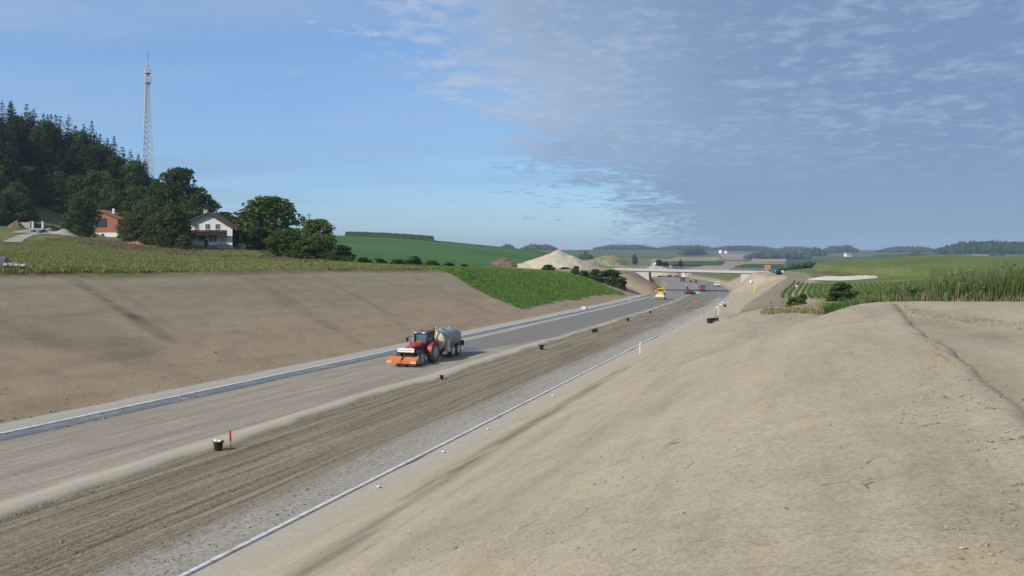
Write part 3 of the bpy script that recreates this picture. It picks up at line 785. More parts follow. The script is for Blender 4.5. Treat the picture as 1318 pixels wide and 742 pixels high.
# far woods that read as one mass
WOODC = [(.018, .036, .018), (.024, .046, .02), (.03, .05, .022)]
def woodmat(i):
    m = Mat('far_wood_leaves'); wp = m.coord()
    m.set(color=m.mix(m.ss(m.noise(wp, .05, 4, .7), .35, .65), (*WOODC[i % 3], 1), (*[c * 1.7 for c in WOODC[i % 3]], 1)), rough=.95, spec=.1); return m.m
WM = [woodmat(i) for i in range(3)]
_ico = bmesh.new(); bmesh.ops.create_icosphere(_ico, subdivisions=2, radius=1)
ICO_V = np.array([v.co[:] for v in _ico.verts]); ICO_F = np.array([[v.index for v in f.verts] for f in _ico.faces]); _ico.free()
def crowns(name, pos, rad_, hei, mat, label=None, seed=0, conif=.3, kind='stuff'):
    r = np.random.default_rng(seed)
    Vs, Fs = [], []
    for i, (x, y, z) in enumerate(pos):
        R = rad_[i]; H = hei[i]
        v = ICO_V * (1 + .26 * r.normal(size=(len(ICO_V), 1)))
        con = r.random() < conif
        zz_ = v[:, 2] * .5 + .5
        if con: k = np.clip(1.05 - zz_, .03, 1) * .8; v = np.stack([v[:, 0] * k * R * .8, v[:, 1] * k * R * .8, zz_ * H * 1.2], 1)
        else: v = np.stack([v[:, 0] * R, v[:, 1] * R, (zz_ * .93 + .02) * H], 1)
        Vs.append(v + (x, y, z)); Fs.append(ICO_F + i * len(ICO_V))
    return tag(mesh_np(name, np.concatenate(Vs), np.concatenate(Fs), mat), label, kind=kind)
def wood(px0, px1, py, depth, h, label, dens=1.0, seed=0, taper=True, Y0=None):
    """a wood standing on the far slope: front edge at photo bearing px0..px1"""
    r = np.random.default_rng(seed + 100)
    a = hit(px0, py) if Y0 is None else at(px0, Y0); b = hit(px1, py) if Y0 is None else at(px1, Y0)
    n = int(np.clip(dens * (b - a).length * depth / 90., 25, 420))
    pos, rd, he = [], [], []
    for i in range(n):
        q = i / (n - 1) if n > 1 else .5
        q = np.clip(q + r.normal() * .02, 0, 1); e = r.random() ** 1.5
        p = a.lerp(b, q); k = 1 + depth * e / p.length
        x, y = p.x * k, p.y * k
        edge = min(1, .45 + 2.2 * min(q, 1 - q)) if taper else 1
        hh = h * edge * (.7 + .5 * r.random())
        pos.append((x, y, ground_z(x, y) - .6)); rd.append(h * (.26 + .16 * r.random())); he.append(hh)
    return crowns('woods', pos, rd, he, WM[seed % 3], label, seed)
WOODS = [
    (644,662,325.5,120,16,'small far wood on the skyline beyond the green hill, by the brown heap'),
    (672,716,325.3,200,18,'far wood on the skyline behind the sand heap'),
    (744,765,334,120,14,'dark clump of far woodland beside the pale mound'),
    (765,845,324.0,260,20,'long far wood on the skyline above the white barn'),
    (845,925,323.6,260,18,'far wood along the skyline above the golden field'),
    (876,907,328.6,170,24,'square dark wood above the golden field'),
    (918,1000,325.0,260,20,'far wood on the skyline behind the white farm buildings'),
    (1000,1045,324.6,260,16,'low far wood on the skyline between farm wood and village'),
    (960,1042,333.6,240,18,'dark wood block on the slope behind the orange board'),
    (1032,1062,330,200,22,'dark wood below the white-walled farm'),
    (1058,1104,326.2,160,24,'tall wood around the white-walled farm'),
    (1130,1208,325.2,140,16,'broken line of far trees along the skyline over the maize'),
    (1206,1345,327.6,320,25,'big dark wood on the skyline above the weeds'),
    (1166,1192,331.2,60,9,'small copse in the field above the maize'),
    (1272,1292,332.8,60,10,'small copse on the stubble field under the big wood'),
    (1012,1056,345,60,3.5,'hedge and trees beyond the bend of the haul road'),
]
for i, (p0, p1, py, dp, h, lb) in enumerate(WOODS): wood(p0, p1, py, dp, h, lb, seed=i, Y0={0: 2300, 1: 2500, 2: 900, 15: 330, 3: 3200, 4: 3200, 6: 3200, 7: 3200, 10: 2600}.get(i))
# ------------------------------------------------------------------ trees and plants
def leafmat(name, c1, c2, trans=.22, scale=.35):
    m = Mat(name); wp = m.coord()
    oi = m.n('ShaderNodeObjectInfo')
    n = m.noise(wp, scale, 5, .7)
    c = m.mix(m.ss(n, .33, .67), (*c1, 1), (*c2, 1))
    c = m.mix(1.0, c, m.ramp(oi.outputs['Random'], [(0, (.78, .82, .8)), (1, (1.2, 1.15, 1.05))]), 'MULTIPLY')
    m.set(color=c, rough=.75, spec=.15)
    tr = m.n('ShaderNodeBsdfTranslucent'); m.l(m.mix(1.0, c, (1.2, 1.3, .6), 'MULTIPLY'), tr.inputs[0])
    mx = m.n('ShaderNodeMixShader'); mx.inputs[0].default_value = trans
    m.l(m.b.outputs[0], mx.inputs[1]); m.l(tr.outputs[0], mx.inputs[2]); m.l(mx.outputs[0], m.out.inputs[0])
    return m.m
# crown meshes are built one metre tall and scaled, so the leaf noise is laid out in that unit
L_DARK = leafmat('dark_leaves', (.038, .075, .020), (.072, .120, .032), scale=5)
L_MID = leafmat('mid_leaves', (.052, .098, .024), (.092, .145, .036), scale=5)
L_LIGHT = leafmat('light_leaves', (.080, .130, .030), (.125, .175, .044), scale=5)
L_OLIVE = leafmat('olive_leaves', (.066, .085, .030), (.112, .128, .046), scale=5)
L_SPRUCE = leafmat('spruce_needles', (.018, .036, .014), (.036, .060, .022), .08, scale=6)
L_BLUE = leafmat('far_leaves', (.028, .050, .026), (.042, .066, .032), scale=5)
M_BARK = simple('bark', (.10, .075, .05), .95, var=.35, scale=9)

def leaf_cards(cen, size, r, up=.3, aspect=1.5):
    n = len(cen)
    d = r.normal(size=(n, 3)); d[:, 2] *= .7; d /= np.linalg.norm(d, axis=1)[:, None]
    e = r.normal(size=(n, 3)); e -= d * (e * d).sum(1)[:, None]; e /= np.linalg.norm(e, axis=1)[:, None]
    sz = (size * (.6 + .8 * r.random(n)))[:, None]
    a = d * sz * aspect * .5; b = e * sz * .5
    V = np.stack([cen - a, cen + b * .9, cen + a, cen - b * .9], 1).reshape(-1, 3)
    return V, np.arange(4 * n).reshape(n, 4)
def broad_mesh(seed, n_clump=46, per=130, leaf=.030, wide=.46, low=.10, shape=1.0):
    """crown of a broad-leaved tree, one metre tall: leafy clumps round the ends of the limbs"""
    r = np.random.default_rng(seed); C_ = []
    cl = []
    for i in range(n_clump):
        h = low + (1 - low) * r.random() ** .8
        q = (h - low) / (1 - low)
        prof = math.sin(PI * min(1, (q * .80 + .16)) ** shape) ** .65
        a = r.random() * 2 * PI; rr = wide * prof * (.15 + .85 * r.random() ** .6) * (1 + .18 * math.sin(3 * a + seed))
        cr = (.095 + .075 * r.random()) * (1.1 - .35 * q)
        h_ = min(h, 1 - cr * .7)
        cl.append((rr * math.cos(a), rr * math.sin(a), h_, cr))
        m = int(per * (cr / .12) ** 2)
        d = r.normal(size=(m, 3)); d /= np.linalg.norm(d, axis=1)[:, None]
        k = (.45 + .62 * r.random(m) ** .6)[:, None]
        C_.append(np.array([rr * math.cos(a), rr * math.sin(a), h_]) + d * k * np.array([cr, cr, cr * .72]))
    V, Fq = leaf_cards(np.concatenate(C_), leaf, r)
    return V, Fq, cl
def trunk_mesh(seed, cl, h=.55, r0=.022):
    r = np.random.default_rng(seed + 50); b = MB()
    pts = [Vector((0, 0, -.03))]
    for k in range(1, 5): pts.append(Vector((r.normal() * .008 * k, r.normal() * .008 * k, h * k / 4)))
    for k in range(4): b.cyl(pts[k], pts[k+1], r0 * (1 - .18 * k), r0 * (1 - .18 * (k + 1)), 7)
    for c in cl[::3]:
        k = r.integers(1, 4); s_ = pts[k].lerp(pts[k+1], r.random())
        e = Vector(c[:3]); m_ = s_.lerp(e, .5) + Vector((0, 0, .03))
        b.cyl(s_, m_, r0 * .38, r0 * .25, 5); b.cyl(m_, e, r0 * .25, r0 * .08, 5)
    return b
def spruce_mesh(seed, n_wh=30, leaf=.044):
    """needle sprays on drooping branches, one metre tall"""
    r = np.random.default_rng(seed); C_ = []; D = []; S = []
    for i in range(n_wh):
        q = (i + r.random() * .6) / n_wh; h = .07 + .93 * q
        R = (.17 * (1 - q) ** .78 + .004) * (.62 + .55 * r.random())
        nb = max(4, int(11 * (1 - q) + 4))
        for k in range(nb):
            a = 2 * PI * (k + r.random()) / nb; L = R * (.65 + .5 * r.random())
            m = max(2, int(L / .016))
            for j in range(m):
                f = (j + .7) / m
                C_.append((L * f * math.cos(a), L * f * math.sin(a), h - .42 * L * f ** 1.5 + .006 * r.normal()))
                D.append((math.cos(a + .5 * r.normal()), math.sin(a + .5 * r.normal()), -.45 + .25 * r.normal())); S.append(leaf * (1.1 - .5 * f) * (.7 + .5 * r.random()) * (1.05 - .72 * q))
    C_ = np.array(C_); D = np.array(D); D /= np.linalg.norm(D, axis=1)[:, None]; S = np.array(S)[:, None]
    e = np.cross(D, r.normal(size=D.shape)); e /= np.linalg.norm(e, axis=1)[:, None]
    V = np.stack([C_ - D * S * .5, C_ + e * S * .5, C_ + D * S * .75, C_ - e * S * .5], 1).reshape(-1, 3)
    return V, np.arange(len(V)).reshape(-1, 4)

PROTO = {}
def proto(kind):
    if kind in PROTO: return PROTO[kind]
    k, i = kind
    if k == 'spruce':
        V, Fq = spruce_mesh(200 + i, 46 + 4 * (i % 3)); b = MB().cyl((0, 0, -.03), (0, 0, .93), .011, .001, 7)
    elif k == 'broad':
        V, Fq, cl = broad_mesh(300 + i, 84, 90, .034, .37 + .03 * (i % 3), .08, .85); b = trunk_mesh(300 + i, cl)
    elif k == 'shrub':
        V, Fq, cl = broad_mesh(400 + i, 58, 90, .052, .42, .0, .62); b = trunk_mesh(400 + i, cl, .4, .02)
    c = mesh_np('crown', V, Fq, L_MID); t = b.build('trunk', M_BARK)
    for o in (c, t): C.objects.unlink(o)
    PROTO[kind] = (c, t); return PROTO[kind]
def tree(name, kind, loc, H, Wd, mat, label, group=None, rot=None, sink=.0):
    """Wd: crown width in metres"""
    c0, t0 = proto(kind)
    nat = {'spruce': .27, 'broad': .86, 'shrub': .98}[kind[0]]
    o = bpy.data.objects.new(name, None); link(o); o.location = (loc[0], loc[1], loc[2] - sink)
    o.rotation_euler = (0, 0, random.random() * 6.28 if rot is None else rot)
    sx = Wd / nat; o.scale = (sx, sx, H)
    tag(o, label, {'spruce': 'tree', 'broad': 'tree', 'shrub': 'shrub'}[kind[0]], group)
    for src in (c0, t0):
        q = src.copy(); C.objects.link(q); q.parent = o
        if src is c0:
            q.material_slots[0].link = 'OBJECT'; q.material_slots[0].material = mat
    return o
def tree_px(name, kind, px, top, Y0, wpx, mat, label, group=None, sink=0.0):
    p = at(px, Y0); Y = Y0 * K
    H = -(top - 325) / F * Y - p.z
    return tree(name, kind, p, max(H, .6), wpx / F * Y, mat, label, group, sink=sink)

# --- the wood on the hill
SKY_SP = [(-38,130),(-24,127),(-10,128),(3,126),(14,122),(24,134),(34,136),(44,140),(56,140),(66,138),(77,146),(88,148),(97,152),(108,156),(118,160),(128,166),(138,171),(147,170),(158,182),(168,190),(178,199),(187,207)]
LB_SP = 'tall dark spruce among many in the wood climbing the hill below the mast'
for i, (px, top) in enumerate(SKY_SP):
    tree_px('spruce_tree', ('spruce', i % 4), px, top + random.uniform(-5, 14), 318 - .05 * px + random.uniform(-8, 6), random.uniform(36, 48), L_SPRUCE, LB_SP, 'spruces in the hillside wood')
def sky_at(px): return np.interp(px, [q[0] for q in SKY_SP], [q[1] for q in SKY_SP])
for i in range(95):
    px = random.uniform(-45, 196); f = random.random()
    Y0 = 306 - 40 * f if px < 30 else 314 - 20 * f; top = sky_at(px) + 5 + 52 * f * random.uniform(.6, 1.1)
    if px > 150: top = max(top, 205 + f * 25)
    tree_px('spruce_tree', ('spruce', i % 4), px, top, Y0, random.uniform(34, 50), L_SPRUCE, LB_SP, 'spruces in the hillside wood')
for i in range(22):
    px = random.uniform(15, 194); tree_px('leafy_tree', ('broad', i % 6), px, sky_at(px) + random.uniform(7, 44), 304 + random.uniform(-4, 6), random.uniform(34, 48), random.choice([L_DARK, L_MID]), 'rounded leafy crown standing among the spruces high in the hillside wood', 'leafy trees among the spruces', sink=2)
LB_DW = 'dark leafy tree in the lower edge of the hillside wood'
for i in range(44):
    px = -40 + 245 * (i + random.random()) / 44; f = random.random()
    Y0 = (262 - 18 * f) if not 35 < px < 185 else 292 - 8 * f
    top = 206 + 40 * f + random.uniform(-8, 10) + .06 * px
    if px > 150: top = max(top, 232)
    tree_px('leafy_tree', ('broad', i % 6), px, top, Y0, random.uniform(34, 52), random.choice([L_DARK, L_MID, L_MID]), LB_DW, 'leafy trees at the foot of the hillside wood', sink=2.5)
# --- trees one can tell apart
TREES = [
    ('broad',1,231,213,262,66,L_DARK,'tall dark broad-crowned tree behind the white house, next to the mast'),
    ('broad',2,212,236,258,44,L_DARK,'dark leafy tree filling the gap between mast foot and tall broad tree'),
    ('broad',3,256,247,240,60,L_DARK,'dark tree rising just behind the white house roof'),
    ('broad',4,288,271,236,40,L_DARK,'low dark tree behind the white house, at its dark side wall'),
    ('broad',5,318,272,240,40,L_DARK,'dark tree in the gap between white house and walnut tree'),
    ('broad',0,343,251,214,92,L_MID,'large round walnut-like tree standing alone beside the white house'),
    ('broad',1,371,293,166,58,L_LIGHT,'light green spreading tree at the front of the walnut-like tree'),
    ('broad',2,408,280,174,54,L_LIGHT,'light green tree with an open lopsided top at the meadow end'),
    ('broad',3,396,306,164,50,L_LIGHT,'low light green tree between two light green neighbours'),
    ('shrub',1,440,313,162,40,L_DARK,'dark round bush at the end of the tree row, before the green hill'),
    ('broad',4,219,263,194,52,L_OLIVE,'olive green fruit tree in front of the white house, covering its corner'),
    ('broad',5,190,262,204,56,L_OLIVE,'olive green fruit tree between the brick house and the white house'),
    ('broad',0,172,272,214,36,L_OLIVE,'olive green fruit tree next to the brick house wall'),
    ('broad',1,203,275,198,44,L_OLIVE,'smaller olive fruit tree squeezed between two taller fruit trees'),
    ('shrub',2,236,300,188,24,L_OLIVE,'olive bush under the fruit tree at the white house corner'),
    ('shrub',3,176,292,206,40,L_OLIVE,'olive bush under the fruit trees, right of the brick house'),
    ('broad',2,103,252,236,42,L_MID,'full green tree hiding one end of the brick house'),
    ('broad',3,148,242,282,46,L_MID,'green tree rising behind the brick house roof'),
    ('broad',4,178,246,276,50,L_DARK,'dark green tree behind the fruit trees, below the mast'),
    ('shrub',0,67,288,238,9,leafmat('lime_leaves', (.12,.17,.02), (.16,.21,.03), scale=5),'little yellow-green bush behind the two gravel heaps'),
    ('shrub',0,468,329,168,26,L_DARK,'bush in the hedge below the green hill, beside the round dark bush'),
    ('shrub',1,489,330,166,24,L_DARK,'low bush in the hedge below the green hill, second in the row'),
    ('shrub',2,511,331,164,28,L_MID,'mid green bush in the hedge, next to its tallest bush'),
    ('broad',3,533,327,164,22,L_DARK,'tallest round bush of the hedge below the green hill'),
    ('shrub',3,556,333,164,26,L_MID,'mid green bush in the hedge just past its tallest bush'),
    ('shrub',0,578,335,166,22,L_MID,'low green bush near the end of the hedge'),
    ('shrub',1,597,337.5,168,18,L_DARK,'last low bush of the hedge, above the sown bank'),
    ('shrub',2,705,339,250,22,L_DARK,'dark bush in front of the pale sand heap'),
    ('shrub',3,741,341,236,18,L_DARK,'upright dark bush at the top end of the sown bank'),
    ('shrub',0,752,347,228,26,L_DARK,'dark bush in the gully, second from the sand heap'),
    ('shrub',1,766,345,226,28,L_DARK,'dark bush in the gully next to the big round one'),
    ('shrub',2,785,345,224,46,L_DARK,'big round dark bush at the foot of the gully beside the road works'),
    ('shrub',3,796,361,221,18,L_OLIVE,'small grey-green bush at the foot of the big round gully bush'),
    ('shrub',1,649,341,262,14,L_DARK,'small dark bush in front of the brown earth heap'),
    ('shrub',2,1082,359,101,41,L_DARK,'round dark lone bush behind the bank crest before the maize'),
    ('broad',1,848,333,560,13,L_BLUE,'dark tree just behind the bridge rail, beside the pale heap'),
    ('broad',2,857,336,565,10,L_BLUE,'smaller dark tree behind the bridge rail, between two others'),
    ('spruce',1,876,331,600,14,L_BLUE,'pointed dark tree behind the bridge under the golden field'),
    ('shrub',0,869,339,590,12,L_BLUE,'low dark bush beside the pointed tree behind the bridge'),
    ('broad',3,817,327,1000,8,L_BLUE,'single round tree standing in the pale far meadow'),
    ('broad',4,926,334.5,1500,6,L_BLUE,'tiny round tree at the corner of the golden field'),
]
for k, i, px, top, Y0, wpx, mat, lb in TREES:
    tree_px({'broad': 'leafy_tree', 'spruce': 'spruce_tree', 'shrub': 'shrub'}[k], (k, i), px, top, Y0, wpx, mat, lb, sink=.5 if Y0 < 260 else 1.0)
tree('shrub', ('shrub', 0), at(1022, 82), 1.3, 2.2, L_LIGHT, 'pale weedy bush below the crest where the haul road comes up')
tree('shrub', ('shrub', 3), at(1033, 84), 1.6, 1.5, L_LIGHT, 'taller weedy bush standing right behind the pale weedy bush')

# --- herbs and grasses
def blades(name, x, y, h, wd, mats, label, lean=.35, n_per=5, seed=0, droop=0, spread=None):
    """tufts of bent blades; h and wd per tuft"""
    r = np.random.default_rng(seed); n = len(x)
    z = terrain(x, y, True, False)
    sp_ = np.repeat(wd * 2.2 if spread is None else np.full(n, spread), n_per)
    X = np.repeat(x, n_per) + r.normal(size=n * n_per) * sp_
    Y = np.repeat(y, n_per) + r.normal(size=n * n_per) * sp_
    Z = np.repeat(z, n_per) - .05; H = np.repeat(h, n_per) * (.55 + .6 * r.random(n * n_per)); W_ = np.repeat(wd, n_per) * (.7 + .6 * r.random(n * n_per))
    a = r.random(n * n_per) * 2 * PI; l = lean * H * r.random(n * n_per)
    dx, dy = np.cos(a), np.sin(a)
    def pt(f, side, wf): return np.stack([X + dx * l * f ** 2 - dy * side * W_ * wf * .5, Y + dy * l * f ** 2 + dx * side * W_ * wf * .5, Z + H * (f - droop * f ** 3)], 1)
    V = np.stack([pt(0, -1, .7), pt(0, 1, .7), pt(.55, 1, 1), pt(.55, -1, 1), pt(1, 0, 0)], 1).reshape(-1, 3)
    b = np.arange(len(X))[:, None] * 5
    F4 = b + np.array([[0, 1, 2, 3]]); F3 = b + np.array([[3, 2, 4]])
    cv = np.repeat(r.random(n), n_per * 5)
    return tag(mesh_np(name, V, [F4, F3], mats, attrs={'tone': cv}), label, kind='stuff')
def tuftmat(name, stops, trans=.2):
    m = Mat(name); a = m.attr('tone')['Fac']
    c = m.ramp(m.math('ADD', m.math('MULTIPLY', a, .6), m.math('MULTIPLY', m.noise(m.coord(), .12, 4, .7), .4)), stops)
    m.set(color=c, rough=.8, spec=.12)
    tr = m.n('ShaderNodeBsdfTranslucent'); m.l(c, tr.inputs[0])
    mx = m.n('ShaderNodeMixShader'); mx.inputs[0].default_value = trans
    m.l(m.b.outputs[0], mx.inputs[1]); m.l(tr.outputs[0], mx.inputs[2]); m.l(mx.outputs[0], m.out.inputs[0])
    return m.m
def sown_mask(s, tp):
    lo = -49.5 + 1.1 * fbm(s * .25, s * 0, 3, 47) + 2.5 * sstep(215, 240, s)
    return (s > 144.5 - 3 * fbm(tp * .22, tp * 0, 3, 48) - (tp + 60) * .12) & (s < 241) & (tp < lo) & (tp > -118)
G_SOWN = tuftmat('sown_green', [(.2, (.085, .18, .032)), (.5, (.13, .235, .045)), (.85, (.20, .265, .07))])
q = rng.random((36000, 2)); s_ = 138 + q[:, 0] * 104; t_ = -112 + q[:, 1] ** .8 * 66
k = sown_mask(s_, t_); s_, t_ = s_[k], t_[k]
x_, y_ = to_xy(s_, t_ + curve_off(s_))
pat = .5 + .9 * fbm(x_ * .10, y_ * .10, 3, 71)
blades('sown_grass', x_, y_, .22 + .30 * np.clip(pat, 0, 1), np.full(len(x_), .09), G_SOWN, 'bright green sown growth on the end of the cut bank', .8, 6, 1, 0, .25)
G_MEAD = tuftmat('meadow_herbs', [(.15, (.12, .17, .045)), (.48, (.21, .25, .075)), (.66, (.30, .28, .115)), (.92, (.31, .24, .14))])
q = rng.random((85000, 2)); s_ = 30 + q[:, 0] * 235; t_ = -68 - q[:, 1] ** 1.5 * 120
z_, _, _, _, nt_, ct_, d_ = terrain(*to_xy(s_, t_), False, False, True)
k = (ct_ < .25 + .5 * rng.random(len(s_)) ** 3) & ~sown_mask(s_, t_) & ~((s_ > 150) & (t_ > -100) & (s_ > 245)); s_, t_ = s_[k], t_[k]
x_, y_ = to_xy(s_, t_)
bear = 659 + F * x_ / y_
trk = (np.abs(bear - np.interp(y_ / K, [165, 195, 214, 226], [16, 24, 34, 52])) < 9) & (y_ / K > 165)
k = ~trk & (y_ / K < 222); x_, y_ = x_[k], y_[k]
hh = .12 + .32 * np.clip(.5 + 1.1 * fbm(x_ * .06, y_ * .06, 4, 72), 0, 1)
blades('meadow_plants', x_, y_, hh, np.full(len(x_), .085), G_MEAD, 'rough meadow of green and browned herbs above the bank', .8, 7, 2, 0, .32)
G_RUST = tuftmat('browned_weeds', [(.2, (.17, .14, .07)), (.5, (.22, .15, .09)), (.85, (.30, .23, .13))])
q = rng.random((5000, 2)); px_ = 60 + 360 * q[:, 0]; Y_ = np.interp(px_, [60, 200, 330, 420], [205, 175, 158, 148]) + 34 * (q[:, 1] - .5); k = fbm(px_ * .03, Y_ * .1, 3, 73) > -.05
y_ = Y_[k] * K; x_ = (px_[k] - 659) / F * y_
blades('withered_weeds', x_, y_, .3 + .4 * rng.random(len(x_)), np.full(len(x_), .09), G_RUST, 'belt of withered reddish weeds below the white house', .7, 6, 3, 0, .3)
# tall weeds and maize at the end of the bank top
G_WEED = tuftmat('tall_weeds', [(.1, (.085, .145, .042)), (.45, (.14, .20, .065)), (.62, (.20, .235, .10)), (.76, (.28, .24, .14)), (.92, (.20, .12, .085))], .25)
G_MAIZE = tuftmat('maize_leaves', [(.2, (.06, .13, .025)), (.55, (.095, .18, .035)), (.9, (.16, .22, .06))], .25)
q = rng.random((17000, 2)); t_ = 2.5 + 60 * q[:, 1] ** 1.3; s_ = 57.5 + .6 * np.clip(8 - t_, 0, 6) + 17 * q[:, 0]
x_, y_ = to_xy(s_, t_)
big_ = np.clip((t_ - 3) / 11, 0, 1.3)
hh = 1.15 * (.50 + 1.6 * big_) * (.62 + .6 * rng.random(len(x_)))
isw = fbm(x_ * .25, y_ * .25, 3, 74) + .9 * (big_ - .45) + .25 * rng.normal(size=len(x_)) > -.15
blades('weeds', x_[isw], y_[isw], hh[isw], np.full(isw.sum(), .034), G_WEED, 'tall green and brown weeds along the end of the bank top', 1.0, 8, 4, .10, .16)
blades('maize_plants', x_[~isw], y_[~isw], hh[~isw] * .9, np.full((~isw).sum(), .06), G_MAIZE, 'fresh green young maize beside the tall weeds', .8, 7, 5, .15)
q = rng.random((3000, 2)); s_ = 60 + 30 * q[:, 0]; t_ = np.interp(s_, [58, 70, 90], [9, 6.5, 4.2]) + 4.5 * (q[:, 1] - .35)
x_, y_ = to_xy(s_, t_)
blades('maize_plants', x_, y_, (.95 + .75 * rng.random(len(x_))) * np.interp(s_, [58, 75, 90], [.7, .95, 1.1]), np.full(len(x_), .085), G_MAIZE, 'bright green maize strip running down behind the crest to the lone bush', .8, 8, 15, .18)
nl = 42000; q = rng.random((nl, 3)); t_ = 3.5 + 58 * q[:, 1] ** 1.3; s_ = 57.6 + .6 * np.clip(8 - t_, 0, 6) + 15 * q[:, 0]
x_, y_ = to_xy(s_, t_); cl_ = fbm(x_ * .5, y_ * .5, 3, 76); k = cl_ > -.25; x_, y_, t_ = x_[k], y_[k], t_[k]
hb = 1.25 * (.42 + 1.35 * np.clip((t_ - 3) / 11, 0, 1.3)) * np.clip(.75 + .8 * cl_[k], .4, 1.15)
z_ = terrain(x_, y_, True, False) + hb * rng.random(len(x_)) ** .8
V_, F_ = leaf_cards(np.stack([x_, y_, z_], 1), .11, rng, aspect=2.2)
tag(mesh_np('weeds', V_, F_, G_WEED, attrs={'tone': np.repeat(np.clip(.45 + .5 * fbm(x_ * .35, y_ * .35, 3, 77) + .22 * rng.normal(size=len(x_)), 0, 1), 4)}), 'broad leafy weeds mixed into the tall stalks', kind='stuff')
q = rng.random((1500, 2)); t_ = 4 + 50 * q[:, 1] ** 1.4; s_ = 57.0 + 2.5 * q[:, 0]
x_, y_ = to_xy(s_, t_)
blades('weeds', x_, y_, .25 + .5 * rng.random(len(x_)), np.full(len(x_), .05), G_WEED, 'short ragged weeds at the foot of the tall ones', .7, 8, 6)
# young maize in rows below the bank top
G_ROW = tuftmat('row_maize', [(.2, (.07, .125, .028)), (.6, (.11, .165, .042)), (.9, (.16, .20, .06))], .2)
xs, ys = [], []
for i in range(40):
    t0 = -2.5 + i * 1.15
    ss_ = np.arange(142 + .45 * i, 232 - .35 * i, .42); tt_ = t0 + .06 * (ss_ - 190) * (ss_ - 142) / 90 + rng.normal(size=len(ss_)) * .06
    a, b = to_xy(ss_ + rng.normal(size=len(ss_)) * .1, tt_ + curve_off(ss_)); xs.append(a); ys.append(b)
x_ = np.concatenate(xs); y_ = np.concatenate(ys)
blades('row_crop', x_, y_, .50 + .3 * rng.random(len(x_)), np.full(len(x_), .09), G_ROW, 'young maize standing in clear rows by the lone bush', .7, 5, 7, .1, .10)
q = rng.random((2600, 2)); s_ = 84 + 30 * q[:, 0]; t_ = -3.5 + 16 * q[:, 1]
x_, y_ = to_xy(s_, t_)
k = fbm(x_ * .15, y_ * .15, 3, 75) > -.05
blades('dry_grass', x_[k], y_[k], .3 + .4 * rng.random(k.sum()), np.full(k.sum(), .08), tuftmat('dry_grass', [(.2, (.20, .18, .08)), (.7, (.33, .27, .15))]), 'dry grass on the slope behind the bank crest', .6, 5, 8)
# ------------------------------------------------------------------ paints and stuffs
M_conc = simple('bridge_concrete', (.50, .49, .46), .85, var=.15, scale=.5)
M_concd = simple('weathered_concrete', (.40, .39, .37), .9, var=.2, scale=.4)
M_steel = simple('galvanised_steel', (.42, .43, .44), .45, .6, var=.1)
M_white = simple('white_paint', (.74, .74, .72), .5, var=.06, dirt=.1)
M_plaster = simple('white_plaster', (.78, .77, .73), .9, var=.07, scale=.5)
M_base = simple('grey_plinth', (.42, .41, .39), .9, var=.12, scale=.5)
M_timber = simple('dark_timber', (.045, .031, .024), .85, var=.3, scale=2)
M_rooft = simple('brown_roof_tiles', (.13, .088, .066), .85, var=.3, scale=3)
M_roofr = simple('red_roof_tiles', (.34, .15, .085), .85, var=.25, scale=3)
M_glass = simple('window_glass', (.06, .08, .10), .08, var=.05, spec=.6)
M_black = simple('black_plastic', (.022, .022, .025), .5, var=.2)
M_rub = simple('tyre_rubber', (.06, .055, .05), .9, var=.3, dirt=.8, dirtcol=(.23, .20, .16))
M_red = simple('red_machine_paint', (.38, .020, .03), .5, var=.15, scale=3, dirt=.4, dirtcol=(.30, .13, .10), spec=.35, coat=.05)
M_dred = simple('dull_red_paint', (.34, .04, .04), .5, var=.15, dirt=.15)
M_orange = simple('orange_paint', (.58, .14, .035), .55, var=.15, dirt=.4, dirtcol=(.42, .24, .13))
M_cream = simple('cream_paint', (.66, .58, .40), .5, var=.1, dirt=.15)
M_tank = simple('grey_green_tank', (.27, .315, .31), .5, .15, var=.12, scale=1.2, dirt=.25, dirtcol=(.33, .33, .29), spec=.4)
M_yellow = simple('yellow_machine_paint', (.72, .56, .04), .45, var=.1, dirt=.2)
M_dark = simple('dark_chassis', (.035, .033, .032), .7, var=.25, dirt=.3, dirtcol=(.14, .12, .09))
M_wood = simple('stake_wood', (.62, .52, .36), .85, var=.2, scale=9)
M_stred = simple('red_spray_paint', (.68, .07, .05), .6, var=.1)
M_pinkred = simple('faded_red_paint', (.55, .19, .13), .7, var=.1)
M_blue = simple('blue_paint', (.045, .13, .27), .5, var=.1)
M_obrd = simple('orange_board', (.60, .33, .17), .6, var=.08)
M_pkred = simple('red_mark', (.60, .10, .09), .6, var=.05)
M_sand = simple('pale_sand', (.47, .41, .30), .95, var=.2, scale=.9, bump=.3)
M_brown = simple('brown_topsoil', (.19, .125, .085), .95, var=.3, scale=.9, bump=.3)
M_tan = simple('tan_spoil', (.27, .235, .15), .95, var=.3, scale=.4, dirt=.7, dirtcol=(.12, .14, .05), bump=.3)
M_grav = simple('gravel_heap_grey', (.34, .32, .29), .95, var=.25, scale=2, bump=.2)
M_brick = Mat('red_hollow_brick'); _w = M_brick.coord()
_bk = M_brick.n('ShaderNodeTexBrick'); M_brick.l(M_brick.scale(_w, (1, 1, 1)), _bk.inputs['Vector'])
_sx = M_brick.n('ShaderNodeSeparateXYZ'); M_brick.l(_w, _sx.inputs[0])
M_brick.l(M_brick.comb(_sx.outputs[0], _sx.outputs[2]), _bk.inputs['Vector'])
_bk.inputs['Color1'].default_value = (.40, .135, .07, 1); _bk.inputs['Color2'].default_value = (.33, .105, .055, 1); _bk.inputs['Mortar'].default_value = (.30, .22, .17, 1)
_bk.inputs['Scale'].default_value = 2.2; _bk.inputs['Mortar Size'].default_value = .025
M_brick.set(color=_bk.outputs[0], rough=.9); M_brick = M_brick.m

